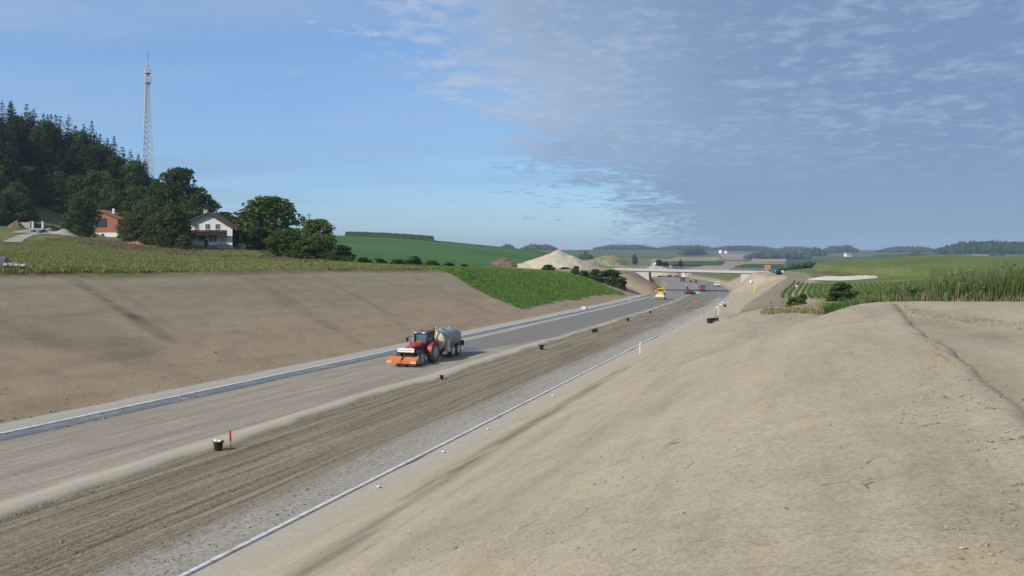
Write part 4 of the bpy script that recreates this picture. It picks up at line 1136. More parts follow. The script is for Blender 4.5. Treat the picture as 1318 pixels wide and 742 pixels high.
def part(mb, name, mat, par, smooth=False, label=None):
    o = mb.build(name, mat, par, smooth)
    if label: o['label'] = label
    return o

# ------------------------------------------------------------------ bridge
def bp(px, py, Y): return Vector(((px - 659) / F * Y, Y, -(py - 325) / F * Y))
BA = bp(799, 346.3, 296); BB = bp(985, 350.0, 283); ZT = -6.02
TILT = math.atan2(BA.z - BB.z, (BB - BA).xy.length); ZT = BA.z; ax = (BB - BA); ax.z = 0; BL = ax.length; ax.normalize()
br = empty('concrete_bridge', (BA.x, BA.y, ZT - 7.2), math.atan2(ax.y, ax.x), 'long flat concrete road bridge spanning the new carriageway', 'bridge')
HZ = 7.2
br.rotation_euler = Euler((0, TILT, math.atan2(ax.y, ax.x)), 'XYZ')
xa = (bp(833, 0, 289).xy - BA.xy).dot(ax.xy); xb = (bp(953, 0, 285).xy - BA.xy).dot(ax.xy)
part(MB().box((BL / 2 - 1, 4.8, HZ - .55), (BL + 5, 9.0, .95)), 'deck', M_concd, br)
part(MB().box((BL / 2 - 1, .12, HZ - .30), (BL + 5.4, .36, .72)), 'edge_beam', M_conc, br)
part(MB().box((BL / 2 - 1, 9.5, HZ - .30), (BL + 5.4, .36, .72)), 'edge_beam', M_conc, br)
for sgn, xx in ((-1, xa), (1, xb)):
    # leaning abutment and its wing walls
    part(MB().prism([(xx, HZ - 1.02), (xx + sgn * 1.5, HZ - 1.02), (xx + sgn * 1.1, 0.0), (xx - sgn * .5, 0.0)], .6, 9.0), 'abutment', M_concd, br)
    for y0 in (.30, 9.02):
        part(MB().prism([(xx + sgn * .05, HZ - 1.01), (xx + sgn * 8.5, HZ - 1.01), (xx + sgn * 8.0, HZ - 1.6), (xx + sgn * .3, .8), (xx - sgn * .35, .8)], y0, y0 + .28), 'wing_wall', M_conc, br)
for y0 in (.12, 9.5):
    m = MB(); n = 28
    for k in range(n + 1): m.box((-3 + (BL + 4) * k / n, y0, HZ + .55), (.06, .06, 1.0))
    for h in (.35, .68, 1.02): m.box((BL / 2 - 1, y0, HZ + h), (BL + 4.4, .05, .05))
    part(m, 'railing', M_steel, br)

# ------------------------------------------------------------------ lattice mast
M_mast = simple('pale_mast_steel', (.66, .67, .68), .5, .1, var=.08)
p = at(190, 318); HM = -(66 - 325) / F * p.y - p.z
mast = empty('radio_mast', p, .5, 'tall grey lattice radio mast rising out of the hillside wood', 'mast')
zt = HM - 7.5; r0, r1 = 3.7, .75
def mr(z): return r0 + (r1 - r0) * min(1, z / zt) ** .82
corn = [PI / 2 + 2 * PI * k / 3 for k in range(3)]
def mp(k, z): return Vector((mr(z) * math.cos(corn[k % 3]), mr(z) * math.sin(corn[k % 3]), z))
for k in range(3):
    part(MB().tube([mp(k, z) for z in np.linspace(-1, zt, 9)], .17, 6), 'leg', M_mast, mast)
m = MB(); z = 2.0
while z < zt - .6:
    st_ = max(1.5, mr(z) * 1.25); z2 = min(z + st_, zt)
    for k in range(3):
        m.cyl(mp(k, z), mp(k + 1, z2), .085, seg=4); m.cyl(mp(k + 1, z), mp(k, z2), .085, seg=4); m.cyl(mp(k, z2), mp(k + 1, z2), .07, seg=4)
    z = z2
part(m, 'bracing', M_mast, mast)
m = MB().cyl((0, 0, 3), (0, 0, zt), .10, seg=5); m.box((0, 0, zt * .5), (.06, .5, zt)); part(m, 'ladder', M_steel, mast)
for zz_ in (zt - 6.8, zt - 2.6):
    part(MB().lathe([(1.35, zz_), (1.35, zz_ + .12), (.5, zz_ + .12), (.5, zz_)], (0, 0, 0), 'Z', 16), 'platform', M_steel, mast)
for lvl, (zc, hh, n, rr) in enumerate(((zt - 5.3, 2.7, 6, 1.35), (zt - 1.4, 2.4, 6, 1.15), (zt + 1.6, 2.0, 3, .8))):
    for k in range(n):
        a = 2 * PI * (k + .3) / n
        part(MB().box((rr * math.cos(a), rr * math.sin(a), zc), (.16, .36, hh), (0, 0, a), .03), 'antenna', M_white, mast)
part(MB().cyl((0, 0, zt), (0, 0, HM), .26, .17, 6).cyl((-.7, 0, zt + 5.6), (.7, 0, zt + 5.6), .05, seg=5), 'top_rod', M_concd, mast)

# ------------------------------------------------------------------ houses
def window(par, x, z, w, h, y, shut=False):
    fr = part(MB().box((x, y - .03, z), (w + .16, .10, h + .16)), 'window', M_white, par)
    part(MB().box((x - w * .26, y - .085, z), (w * .44, .03, h * .94)).box((x + w * .26, y - .085, z), (w * .44, .03, h * .94)), 'pane', M_glass, fr)
    part(MB().box((x, y - .12, z - h / 2 - .12), (w + .35, .22, .07)), 'sill', M_base, fr)
    if shut:
        for sg in (-1, 1): part(MB().box((x + sg * (w * .5 + .28), y - .05, z), (.42, .06, h + .1)), 'shutter', M_timber, fr)
p = at(271, 203); PPM = F / p.y
wh = empty('white_house', (p.x, p.y, p.z - .4), rad(4), 'white gabled house with dark wooden balcony at the meadow edge', 'house')
def hx(px): return (px - 271) / PPM
def hzz(py): return (-(py - 325) / F * p.y) - p.z + .4
XL, XR, XM = hx(246.5), hx(298.5), hx(269); ZR = hzz(274.5); ZE = hzz(292.5); ZL = hzz(284.5); DPT = 7.0
part(MB().prism([(XL, .0), (XR, .0), (XR, ZE), (XM, ZR - .25), (XL, ZL)], 0, DPT), 'wall', M_plaster, wh)
part(MB().box(((XL + XR) / 2, -.02, .55), (XR - XL + .04, .12, 1.7)), 'plinth', M_base, wh)
part(MB().box((XR + .06, DPT / 2, ZE / 2 + .2), (.14, DPT, ZE - .9)), 'dark_side_panel', M_timber, wh)  # thin dark panel over the right side wall
def slope(x0, z0, x1, z1, th, y0, y1): return MB().prism([(x0, z0), (x1, z1), (x1, z1 + th), (x0, z0 + th)], y0, y1)
kR = (ZE - ZR) / (XR - XM); kL = (ZL - ZR) / (XL - XM)
part(slope(XM, ZR, XR + 1.6, ZR + kR * (XR + 1.6 - XM), .28, -.9, DPT + .6), 'roof', M_rooft, wh)
part(slope(XM - .002, ZR, XL - 1.0, ZR + kL * (XL - 1.0 - XM), .28, -.9, DPT + .6), 'roof', M_rooft, wh)
part(MB().box((hx(261), 3.0, ZR + .35), (1.2, .8, 1.3)).box((hx(261), 3.0, ZR + 1.05), (1.4, 1.0, .12)), 'chimney', M_base, wh)
for sg, (x1, z1) in ((1, (XR + 1.5, ZR + kR * (XR + 1.5 - XM))), (-1, (XL - .9, ZR + kL * (XL - .9 - XM)))):
    part(MB().prism([(XM, ZR - .22), (x1, z1 - .22), (x1, z1 - .02), (XM, ZR - .02)], -.92, -.78), 'bargeboard', M_timber, wh)
zb0, zb1 = hzz(304.5), hzz(297)
bal = part(MB().box(((hx(245.5) + hx(294)) / 2, -.65, zb0 - .05), (hx(294) - hx(245.5), 1.3, .16)), 'balcony', M_timber, wh)
m = MB().box(((hx(245.5) + hx(293)) / 2, -1.26, zb1), (hx(293) - hx(245.5), .1, .12)).box(((hx(245.5) + hx(293)) / 2, -1.26, zb0 + .1), (hx(293) - hx(245.5), .08, .1))
x = hx(245.5)
while x < hx(293): m.box((x, -1.25, (zb0 + zb1) / 2), (.165, .04, zb1 - zb0)); x += .17
part(m, 'balustrade', M_timber, bal)
part(MB().box((hx(264), -1.36, zb1 - .25), (3.6, .16, .18)).box((hx(285), -1.36, zb1 - .25), (1.2, .16, .18)), 'flower_box', simple('flower_row', (.30, .16, .12), .8, var=.4, scale=6), bal)
for px, py, w_, h_ in ((253.5, 292, 1.15, 1.35), (267.3, 292, 1.2, 1.5), (280, 292, 1.2, 1.5), (260.5, 307.5, 1.0, 1.2), (274, 308.5, 1.05, 1.2)):
    window(wh, hx(px), hzz(py), w_, h_, 0, shut=(py > 300))
part(MB().box((hx(287), -.05, hzz(309.5)), (1.5, .08, 1.15)), 'roller_blind', simple('grey_blind', (.50, .52, .55), .6), wh)
part(MB().box((hx(265.5), -.05, hzz(314)), (.95, .1, 2.1)), 'door', M_timber, wh)
part(MB().cyl((hx(270.5), -.08, .2), (hx(270.5), -.08, zb0), .05), 'downpipe', M_base, wh)
tag(MB().box((0, 0, .7), (.25, 4.5, 1.7), bev=.03).box((0, 2.1, .9), (.4, .4, 2.0)).build('garden_wall', M_concd), 'grey garden wall beside the dark side of the white house', 'wall')
g_ = bpy.data.objects['garden_wall']; g_.location = at(308, 206); g_.rotation_euler = (0, 0, rad(62))

p = at(137, 266); PPM = F / p.y
bh = empty('brick_house', (p.x, p.y, p.z - .3), rad(-4), 'unplastered red brick house with low gable among trees', 'house')
def hx(px): return (px - 137) / PPM
def hzz(py): return (-(py - 325) / F * p.y) - p.z + .3
XL, XR, XM = hx(112), hx(152), hx(128); ZR = hzz(271); ZE = hzz(281); ZL = hzz(280)
part(MB().prism([(XL, 1.9), (XR, 1.9), (XR, ZE), (XM, ZR - .1), (XL, ZL)], 0, 9), 'wall', M_brick, bh)
part(MB().box(((XL + XR) / 2, 4.5, .95), (XR - XL - .06, 8.9, 1.9)), 'plinth', M_plaster, bh)
kR = (ZE - ZR) / (XR - XM); kL = (ZL - ZR) / (XL - XM)
part(slope(XM, ZR, XR + 1.4, ZR + kR * (XR + 1.4 - XM), .25, -.9, 9.6), 'roof', M_roofr, bh)
part(slope(XM - .002, ZR, XL - 1.2, ZR + kL * (XL - 1.2 - XM), .25, -.9, 9.6), 'roof', M_roofr, bh)
part(MB().box((hx(139), 4, ZR - .1), (.8, .8, 1.9)), 'chimney', M_white, bh)
wf = part(MB().box((hx(131), -.04, hzz(287)), (hx(137.5) - hx(124.5), .12, hzz(281.5) - hzz(292.5))), 'window', M_timber, bh)
part(MB().box((hx(128.2), -.12, hzz(287)), (1.1, .05, 2.6)).box((hx(131.2), -.12, hzz(287)), (.5, .05, 2.6)).box((hx(134.4), -.12, hzz(287)), (1.1, .05, 2.6)), 'pane', M_glass, wf)
part(MB().box((hx(132), -.06, 1.0), (.9, .1, 1.0)), 'cellar_window', M_glass, bh)

# far farms
def small_house(name, px, Y0, L, D, H, RH, wall, roof, label, rz=0, sink=.3, wins=3):
    p = at(px, Y0); o = empty(name, (p.x, p.y, p.z - sink), rz, label, 'house')
    part(MB().prism([(-D / 2, 0), (D / 2, 0), (D / 2, H), (0, H + RH), (-D / 2, H)], -L / 2, L / 2, 'X'), 'wall', wall, o)
    m = MB()
    for sg in (-1, 1): m.prism([(0, H + RH + .05), (sg * (D / 2 + .8), H - .35), (sg * (D / 2 + .8), H), (0, H + RH + .4)], -L / 2 - .5, L / 2 + .5, 'X')
    part(m, 'roof', roof, o)
    for k in range(wins): part(MB().box((-L / 2 + L * (k + .5) / wins, -D / 2 - .03, H * .5), (1.2, .1, 1.4)), 'window', M_glass, o)
    return o
small_house('barn', 775.5, 1000, 9, 12, 6, 3.6, M_white, simple('pale_roof', (.55, .55, .54), .7), 'white barn with white roof on the skyline above the pale mound', .5, wins=1)
small_house('farmhouse', 928, 2500, 14, 11, 8, 5, M_plaster, M_rooft, 'white farm building at one end of the far farm on the skyline', .9, -3)
small_house('farmhouse', 931.5, 2520, 12, 10, 6, 6, M_plaster, M_rooft, 'middle white farm building of the far farm on the skyline', .2, -3)
small_house('farmhouse', 935.5, 2490, 11, 10, 6, 4, M_plaster, M_roofr, 'low white farm building at the wood side of the far farm', .6, -3)
small_house('farmhouse', 1091, 1850, 15, 11, 7, 4, M_white, M_roofr, 'white-walled farmhouse with red roof before the tall far wood', .25, -4)
small_house('farmhouse', 850, 640, 11, 9, 4.5, 3, M_plaster, M_rooft, 'pale house hidden among dark trees behind the bridge rail', .3, .3)

p = at(398, 236); z1 = -(274 - 325) / F * p.y - p.z
pl = empty('utility_pole', p, .4, 'wooden utility pole sticking up behind the light green trees', 'pole')
part(MB().cyl((0, 0, -.5), (0, 0, z1), .16, .11, 8), 'shaft', M_timber, pl)
part(MB().box((0, 0, z1 - .9), (1.8, .12, .12)), 'crossarm', M_timber, pl)
for k in (-.8, 0, .8): part(MB().cyl((k, 0, z1 - .84), (k, 0, z1 - .55), .06, .04, 6), 'insulator', M_white, pl)

# ------------------------------------------------------------------ heaps
def heap(name, px, Y0, L, D, H, mat, label, cat='heap', seed=0, peak=0.0, pw=1.25, flat=0.0, n=56, rough=.05):
    p = at(px, Y0); r = np.random.default_rng(seed)
    u, v = np.meshgrid(np.linspace(-1, 1, n), np.linspace(-1, 1, n), indexing='ij')
    rr = np.sqrt((u - peak * (1 - np.abs(u))) ** 2 + v ** 2) * (1 + .16 * fbm(u * 2.2 + seed, v * 2.2, 3, seed))
    h = np.clip(1 - rr, 0, 1 - flat) / (1 - flat); h = H * h ** (1 / pw) * (1 + rough * 2 * fbm(u * 5, v * 5, 4, seed + 1)) + H * rough * .6 * fbm(u * 14, v * 14, 2, seed + 2) * (h > 0)
    X = p.x + u * L / 2; Y = p.y + v * D / 2
    Z = terrain(X, Y, False, False) + h - .12 - .5 * (rr > 1.02)
    o = mesh_np(name, np.stack([X.ravel() - p.x, Y.ravel() - p.y, Z.ravel() - p.z], 1), grid_faces(n, n), mat, smooth=True)
    o.location = p; return tag(o, label, cat)
heap('sand_heap', 718, 288, 33, 30, 7.6, M_sand, 'large pale cone of sand behind the sown green bank', seed=3, pw=1.1)
heap('earth_heap', 651, 283, 12, 12, 3.4, M_brown, 'small brown heap of topsoil behind the sown green bank', seed=5, rough=.16, pw=1.4)
heap('sand_heap', 683, 284, 22, 12, 1.7, M_sand, 'low pale ridge of sand between brown heap and large sand cone', seed=6, flat=.4)
heap('spoil_mound', 790, 330, 40, 40, 5.2, M_tan, 'broad tan spoil mound with greened top beside the bridge ramp', seed=7, pw=1.5, flat=.25, rough=.09)
heap('spoil_mound', 756, 300, 22, 16, 1.4, M_tan, 'low flat spread of tan spoil beside the large sand cone', seed=8, flat=.5)
heap('spoil_mound', 846, 520, 34, 30, 7.0, M_sand, 'pale yellowish spoil mound seen just over the bridge rail', seed=9, pw=1.5, flat=.2, rough=.12)
heap('gravel_heap', 63, 233, 8, 6, 1.9, M_grav, 'smaller grey gravel heap by the yard below the wood', seed=10, pw=1.0)
heap('gravel_heap', 83, 232, 10, 7, 2.2, M_grav, 'larger grey gravel heap next to the leafy tree by the brick house', seed=11, pw=1.0)
heap('earth_heap', 22, 240, 6, 6, 2.4, simple('rusty_heap', (.19, .12, .07), .95, var=.3, scale=2), 'brownish heap at the wood edge behind the farm track', seed=12, rough=.15)
heap('brick_pile', 175, 196, 6, 2, .9, simple('brick_rubble', (.42, .19, .10), .9, var=.4, scale=6), 'flat orange pile of bricks under the fruit trees', seed=13, rough=.3)
heap('earth_heap', 1046, 80, 8, 6, .8, M_tan, 'low dry hump beside the weedy bushes behind the crest', seed=14)

heap('rubble_bank', 1086, 212, 23, 6, 1.05, simple('white_rubble', (.50, .475, .42), .95, var=.15, scale=1.5), 'long low bank of white rubble beyond the lone round bush', seed=15, flat=.6, rough=.12)
# white-post trailer on the yard, and odd things at the track
p = at(48, 231)
tr = empty('flat_trailer', p, rad(8), 'grey flat trailer carrying two upright white tubes by the yard', 'trailer')
part(MB().box((0, 0, .85), (4.4, 2.0, .22), bev=.03).box((0, -.95, 1.1), (4.4, .06, .4)), 'platform', M_concd, tr)
for x in (-1.2, 1.2):
    for y in (-.95, .95): part(MB().lathe([(.05, -.1), (.38, -.1), (.42, 0), (.38, .1), (.05, .1)], (x, y, .42), 'Y', 14), 'wheel', M_rub, tr)
for x in (-1.3, 1.75):
    o = MB().cyl((0, 0, 0), (0, 0, 2.6), .38, .36, 14).cyl((0, 0, 2.5), (0, 0, 2.62), .44, .44, 14).build('white_tube', M_white, None, True)
    o.location = tr.matrix_basis @ Vector((x, 0, .965)); tag(o, 'upright white tube standing on the grey trailer, ' + ('next to the gravel heap' if x > 0 else 'nearer the brown heap'), 'tube')
p = at(33, 240); m = MB().box((0, 0, 1.0), (3.2, .25, 2.0)).box((1.5, 0, 1.2), (.3, .35, 2.4))
o = m.build('concrete_wall', M_concd); o.location = p; tag(o, 'short grey wall piece at the wood edge beside the brownish heap', 'wall')
p = hit(2, 343)
o = MB().box((0, 0, .45), (1.4, 1.0, .9), (0, 0, .3), .1, (1.08, 1.08)).build('grey_tub', simple('mauve_plastic', (.22, .20, .27), .6)); o.location = p + Vector((-.6, .5, -.02)); tag(o, 'grey mauve plastic tub at the meadow corner by the rubble', 'tub')
def lump(R, seed, sq=.7, jag=.2):
    r = np.random.default_rng(seed); v = ICO_V * (1 + jag * r.normal(size=(len(ICO_V), 1))) * R; v[:, 2] *= sq; return v
Vs, Fs = [], []
for i in range(40):
    a = rng.normal(size=2) * (.8, .5); v = lump(.10 + .16 * rng.random(), i); Vs.append(v + (a[0], a[1], .12 + .35 * rng.random() * max(0, 1 - abs(a[0])))); Fs.append(ICO_F + i * len(ICO_V))
o = mesh_np('rubble_heap', np.concatenate(Vs), np.concatenate(Fs), M_concd); o.location = hit(6, 344); tag(o, 'little heap of grey rubble at the end of the meadow path', 'heap')
# ------------------------------------------------------------------ tractor and tanker
def wheel(par, c, R, Wd, hubmat, name='wheel', lugs=0, side=1, seg=28):
    """tyre with lugs and a dished hub; axle along Y"""
    x, y, z = c
    o = bpy.data.objects.new(name, None); link(o, par); o.location = c
    tb = MB().lathe([(R * .56, -Wd * .42), (R * .86, -Wd * .5), (R * .97, -Wd * .40), (R, 0), (R * .97, Wd * .40), (R * .86, Wd * .5), (R * .56, Wd * .42)], (0, 0, 0), 'Y', seg)
    for k in range(lugs):
        for sg in (-1, 1):
            a = 2 * PI * (k + (.5 if sg > 0 else 0)) / lugs
            tb.box(((R - .005) * math.cos(a), sg * Wd * .24, (R - .005) * math.sin(a)), (.075, Wd * .5, R * .075), (sg * .35, PI - a, 0))
    tb.build('tyre', M_rub, o, True)
    MB().lathe([(R * .58, -Wd * .43), (R * .58, Wd * .43)], (0, 0, 0), 'Y', seg).lathe([(R * .56, side * Wd * .38), (R * .46, side * Wd * .12), (R * .22, side * Wd * .14), (R * .20, side * Wd * .34), (.01, side * Wd * .34)], (0, 0, 0), 'Y', seg).build('rim', hubmat, o, True)
    return o
HEAD = math.atan2(-DY, -DX)
s_t, t_t = to_st(*road_pt(541.5, 471.8).xy)
def road_local(ds, dt): x, y = to_xy(s_t + ds, t_t + dt); return Vector((x, y, float(road_z(s_t + ds)) + .105))
WB = 2.95
base = road_local(WB, -1.05)                       # under the middle of the rear axle
tilt = math.atan(.0135)
tk = empty('tractor', base, HEAD, 'red tractor with orange front board and white plate on the grey carriageway', 'tractor')
tk.rotation_euler = Euler((0, tilt, HEAD), 'XYZ')
M_rim = simple('grey_rim', (.38, .37, .35), .6, .3, var=.2, dirt=.4, dirtcol=(.3, .26, .2))
for sg in (1, -1):
    wheel(tk, (0, sg * .98, .98), .98, .70, M_rim, 'rear_wheel', 20, sg)
    wheel(tk, (WB, sg * .98, .73), .73, .58, M_rim, 'front_wheel', 18, sg)
part(MB().box((1.3, 0, .95), (3.4, .62, .55), bev=.05).box((0, 0, .98), (.55, 1.5, .5), bev=.08).box((WB, 0, .73), (.3, 1.5, .25), bev=.05).box((3.3, 0, .85), (.7, .8, .6), bev=.06), 'chassis', M_dark, tk)
# bonnet: long tapering nose
hood = part(MB().hull([(.95, sg * .52, 1.28) for sg in (1, -1)] + [(.95, sg * .50, 2.02) for sg in (1, -1)] + [(.95, sg * .32, 2.12) for sg in (1, -1)] + [(3.35, sg * .42, 1.80) for sg in (1, -1)] + [(3.3, sg * .26, 1.90) for sg in (1, -1)] + [(3.72, sg * .40, 1.58) for sg in (1, -1)] + [(3.68, sg * .42, 1.05) for sg in (1, -1)] + [(2.4, sg * .46, 1.08) for sg in (1, -1)]), 'bonnet', M_red, tk)
part(MB().box((3.70, 0, 1.32), (.06, .56, .46), (0, -.06, 0), .02), 'grille', M_black, hood)
for sg in (1, -1):
    part(MB().box((3.58, sg * .33, 1.66), (.22, .22, .12), (0, .25, sg * .3), .03), 'headlight', M_white, hood)
    part(MB().box((2.2, sg * .475, 1.52), (1.5, .02, .34), (0, 0, sg * -.03)), 'side_grille', M_black, hood)
# cab: glass box between black posts
cabb = part(MB().hull([(1.02, sg * .62, 1.25) for sg in (1, -1)] + [(-.72, sg * .66, 1.25) for sg in (1, -1)] + [(1.0, sg * .60, 1.62) for sg in (1, -1)] + [(-.75, sg * .66, 1.75) for sg in (1, -1)]), 'cab_floor', M_dark, tk)
gl = simple('cab_glass', (.075, .115, .135), .06, var=.1, spec=.8)
part(MB().hull([(1.0, sg * .585, 1.62) for sg in (1, -1)] + [(-.72, sg * .64, 1.75) for sg in (1, -1)] + [(.86, sg * .74, 2.86) for sg in (1, -1)] + [(-.80, sg * .74, 2.86) for sg in (1, -1)] + [(.93, sg * .66, 2.1) for sg in (1, -1)]), 'cab_glazing', gl, tk)
m = MB()
for sg in (1, -1):
    m.tube([(1.03, sg * .62, 1.5), (.96, sg * .69, 2.1), (.88, sg * .76, 2.88)], .05, 6); m.tube([(-.75, sg * .67, 1.6), (-.83, sg * .76, 2.88)], .06, 6); m.tube([(.12, sg * .68, 1.35), (.10, sg * .76, 2.88)], .045, 6)
part(m, 'cab_frame', M_black, tk)
roof = part(MB().box((.03, 0, 2.98), (2.02, 1.66, .22), bev=.08), 'cab_roof', simple('dark_cab_roof', (.10, .10, .11), .5), tk)
for sg in (1, -1): part(MB().box((1.02, sg * .45, 2.96), (.09, .30, .11), bev=.02), 'work_light', M_white, roof)
part(MB().cyl((-.5, -.55, 3.08), (-.5, -.55, 3.28), .08, .07, 10), 'beacon', M_orange, roof)
for sg in (1, -1):
    mi = part(MB().tube([(.95, sg * .74, 2.55), (1.15, sg * 1.15, 2.6), (1.15, sg * 1.25, 2.45)], .022, 5), 'mirror_arm', M_black, tk)
    part(MB().box((1.15, sg * 1.27, 2.28), (.09, .26, .46), bev=.03), 'mirror', M_black, mi)
    # rear mudguards curve over the big wheels
    prof = [(1.08 * math.cos(a), .98 + 1.08 * math.sin(a)) for a in np.linspace(.12, 2.5, 12)]
    inn = [(1.02 * math.cos(a), .98 + 1.02 * math.sin(a)) for a in np.linspace(2.5, .12, 12)]
    y0 = sg * .62; y1 = sg * 1.28
    part(MB().prism(prof + inn, min(y0, y1), max(y0, y1)), 'rear_mudguard', M_red, tk)
    prof = [(WB + .82 * math.cos(a), .73 + .82 * math.sin(a)) for a in np.linspace(.5, 2.5, 10)]; inn = [(WB + .77 * math.cos(a), .73 + .77 * math.sin(a)) for a in np.linspace(2.5, .5, 10)]
    part(MB().prism(prof + inn, min(sg * .74, sg * 1.22), max(sg * .74, sg * 1.22)), 'front_mudguard', M_black, tk)
    m = MB()
    for k in range(4): m.box((.55, sg * .92, .45 + .28 * k), (.34, .36, .04))
    m.box((.37, sg * .92, .85), (.03, .05, 1.1)); m.box((.73, sg * .92, .85), (.03, .05, 1.1))
    part(m, 'step', M_dark, tk)
part(MB().cyl((1.1, -.62, 1.5), (1.1, -.62, 2.95), .085, .08, 10).cyl((1.1, -.62, 1.8), (1.1, -.62, 2.5), .13, .13, 10).tube([(1.1, -.62, 2.95), (1.02, -.62, 3.12)], .07, 8), 'exhaust', M_steel, tk)
m = MB()
for k in range(5): m.box((.05 + .0 * k, .72, 2.3 - .12 * k), (.02, .09, .07))
part(m, 'lamp_strip', M_white, tk)
# front linkage, white plate and orange board
part(MB().box((3.95, .28, .75), (.7, .09, .12), (0, .1, 0)).box((3.95, -.28, .75), (.7, .09, .12), (0, .1, 0)).cyl((4.2, -.6, .72), (4.2, .6, .72), .05), 'front_linkage', M_dark, tk)
pb = part(MB().box((3.98, 0, 1.60), (.06, 1.75, .38), (0, -.10, 0), .02), 'plate_board', M_white, tk)
m = MB()
for k, wdt in enumerate((.16, .1, .2, .12, .18, .1, .16, .2, .12, .1)):
    m.box((4.018 + .002, -.63 + k * .14, 1.605), (.012, wdt * .6, .11), (0, -.10, 0))
part(m, 'lettering', simple('grey_print', (.42, .42, .42), .7), pb)
part(MB().box((3.86, .7, 1.35), (.10, .07, .62)).box((3.86, -.7, 1.35), (.10, .07, .62)), 'bracket', M_dark, pb)
ob = part(MB().box((4.70, .80, .86), (.68, 1.52, .08), (0, .50, 0), .02).box((4.70, -.80, .86), (.68, 1.52, .08), (0, .50, 0), .02)
          .box((4.98, .80, .62), (.06, 1.52, .26), (0, -.05, 0)).box((4.98, -.80, .62), (.06, 1.52, .26), (0, -.05, 0)), 'front_board', M_orange, tk)
for sg in (1, -1):
    m = MB(); 
    for k in range(3): m.prism([(sg * 1.52 - sg * .17 * k, .53), (sg * 1.52 - sg * (.17 * k + .085), .53), (sg * 1.52 - sg * (.17 * k + .165), .73), (sg * 1.52 - sg * (.17 * k + .08), .73)], 5.012, 5.022, 'X')
    part(m, 'warning_stripe', M_white, ob)
part(MB().box((4.62, 0, .98), (.7, .09, .14), (0, .50, 0)).box((4.70, 0, .32), (.5, 1.1, .34), bev=.06), 'weight', M_black, tk)

# slurry-style water tanker hitched behind
s_a = to_st(*road_pt(580, 460.8).xy)[0]
tb_s = s_t + WB + 4.55                                       # ahead axle of the tandem
p = to_xy(tb_s, t_t - 1.05)
tn = empty('tank_trailer', (p[0], p[1], float(road_z(tb_s)) + .105), HEAD, 'grey-green water tanker with cream front hitched behind the red tractor', 'trailer')
tn.rotation_euler = Euler((0, tilt, HEAD), 'XYZ')
M_hub = simple('silver_hub', (.62, .62, .60), .4, .5, var=.1)
for xw in (0, -1.45):
    for sg in (1, -1): wheel(tn, (xw, sg * 1.0, .66), .66, .52, M_hub, 'wheel', 0, sg, 24)
RT = 1.05; zc = 1.84
tank = part(MB().lathe([(.02, 2.62), (.45, 2.58), (.82, 2.47), (RT, 2.28), (RT, -2.2), (.85, -2.43), (.45, -2.55), (.02, -2.6)], (-.35, 0, zc), 'X', 32), 'tank', M_tank, tn, True)
for xx in (-1.9, -.4, 1.1):
    part(MB().lathe([(RT + .005, xx - .03), (RT + .035, xx - .03), (RT + .035, xx + .03), (RT + .005, xx + .03)], (-.35, 0, zc), 'X', 32), 'hoop', M_steel, tank)
part(MB().lathe([(.02, 2.66), (.45, 2.62), (.83, 2.50), (RT + .02, 2.30), (RT + .02, 2.12), (RT - .01, 2.12)], (-.35, 0, zc), 'X', 32), 'front_dish', M_cream, tank, True)
part(MB().cyl((.3, 0, zc + RT - .02), (.3, 0, zc + RT + .16), .32, .32, 16).cyl((-1.9, 0, zc + RT - .02), (-1.9, 0, zc + RT + .12), .22, .22, 12), 'hatch', M_steel, tank)
part(MB().tube([(2.42, .25, 1.1), (2.42, .25, 3.05), (2.25, .25, 3.22), (1.95, .25, 3.25)], .075, 8).tube([(2.42, -.3, 1.3), (2.42, -.3, 2.8)], .06, 8).cyl((2.30, .25, 2.05), (2.50, .25, 2.05), .22, .22, 12), 'filling_pipe', M_cream, tn)
part(MB().tube([(2.2, .1, 3.1), (2.55, .1, 3.28)], .09, 8), 'spout', M_black, tn)
part(MB().box((-.35, .42, .92), (5.4, .14, .24)).box((-.35, -.42, .92), (5.4, .14, .24)).box((3.0, 0, .80), (1.9, .16, .2), (0, .1, 0)).box((2.1, 0, .88), (.3, 1.0, .3)).cyl((-.0, -.9, .66), (0, .9, .66), .09).cyl((-1.45, -.9, .66), (-1.45, .9, .66), .09), 'chassis', M_dark, tn)
for sg in (1, -1):
    part(MB().box((1.05, sg * 1.02, 1.42), (.62, .30, 1.0), (0, -.12, 0), .04).box((1.05, sg * 1.02, .85), (.85, .42, .34), bev=.04), 'mudguard_box', M_cream, tn)
    prof = [(-.72 + 1.55 * math.cos(a), .62 + .86 * math.sin(a)) for a in np.linspace(.5, 2.7, 10)]; inn = [(-.72 + 1.50 * math.cos(a), .62 + .81 * math.sin(a)) for a in np.linspace(2.7, .5, 10)]
    part(MB().prism(prof + inn, min(sg * .72, sg * 1.28), max(sg * .72, sg * 1.28)), 'wheel_arch', M_tank, tn)
part(MB().box((-3.0, 0, .95), (.35, 2.2, .16)).box((-3.05, .9, 1.2), (.14, .45, .42), bev=.03).box((-3.05, -.9, 1.2), (.14, .45, .42), bev=.03).box((-3.25, 0, .70), (.5, .5, .5), bev=.06), 'spray_bar', M_black, tn)

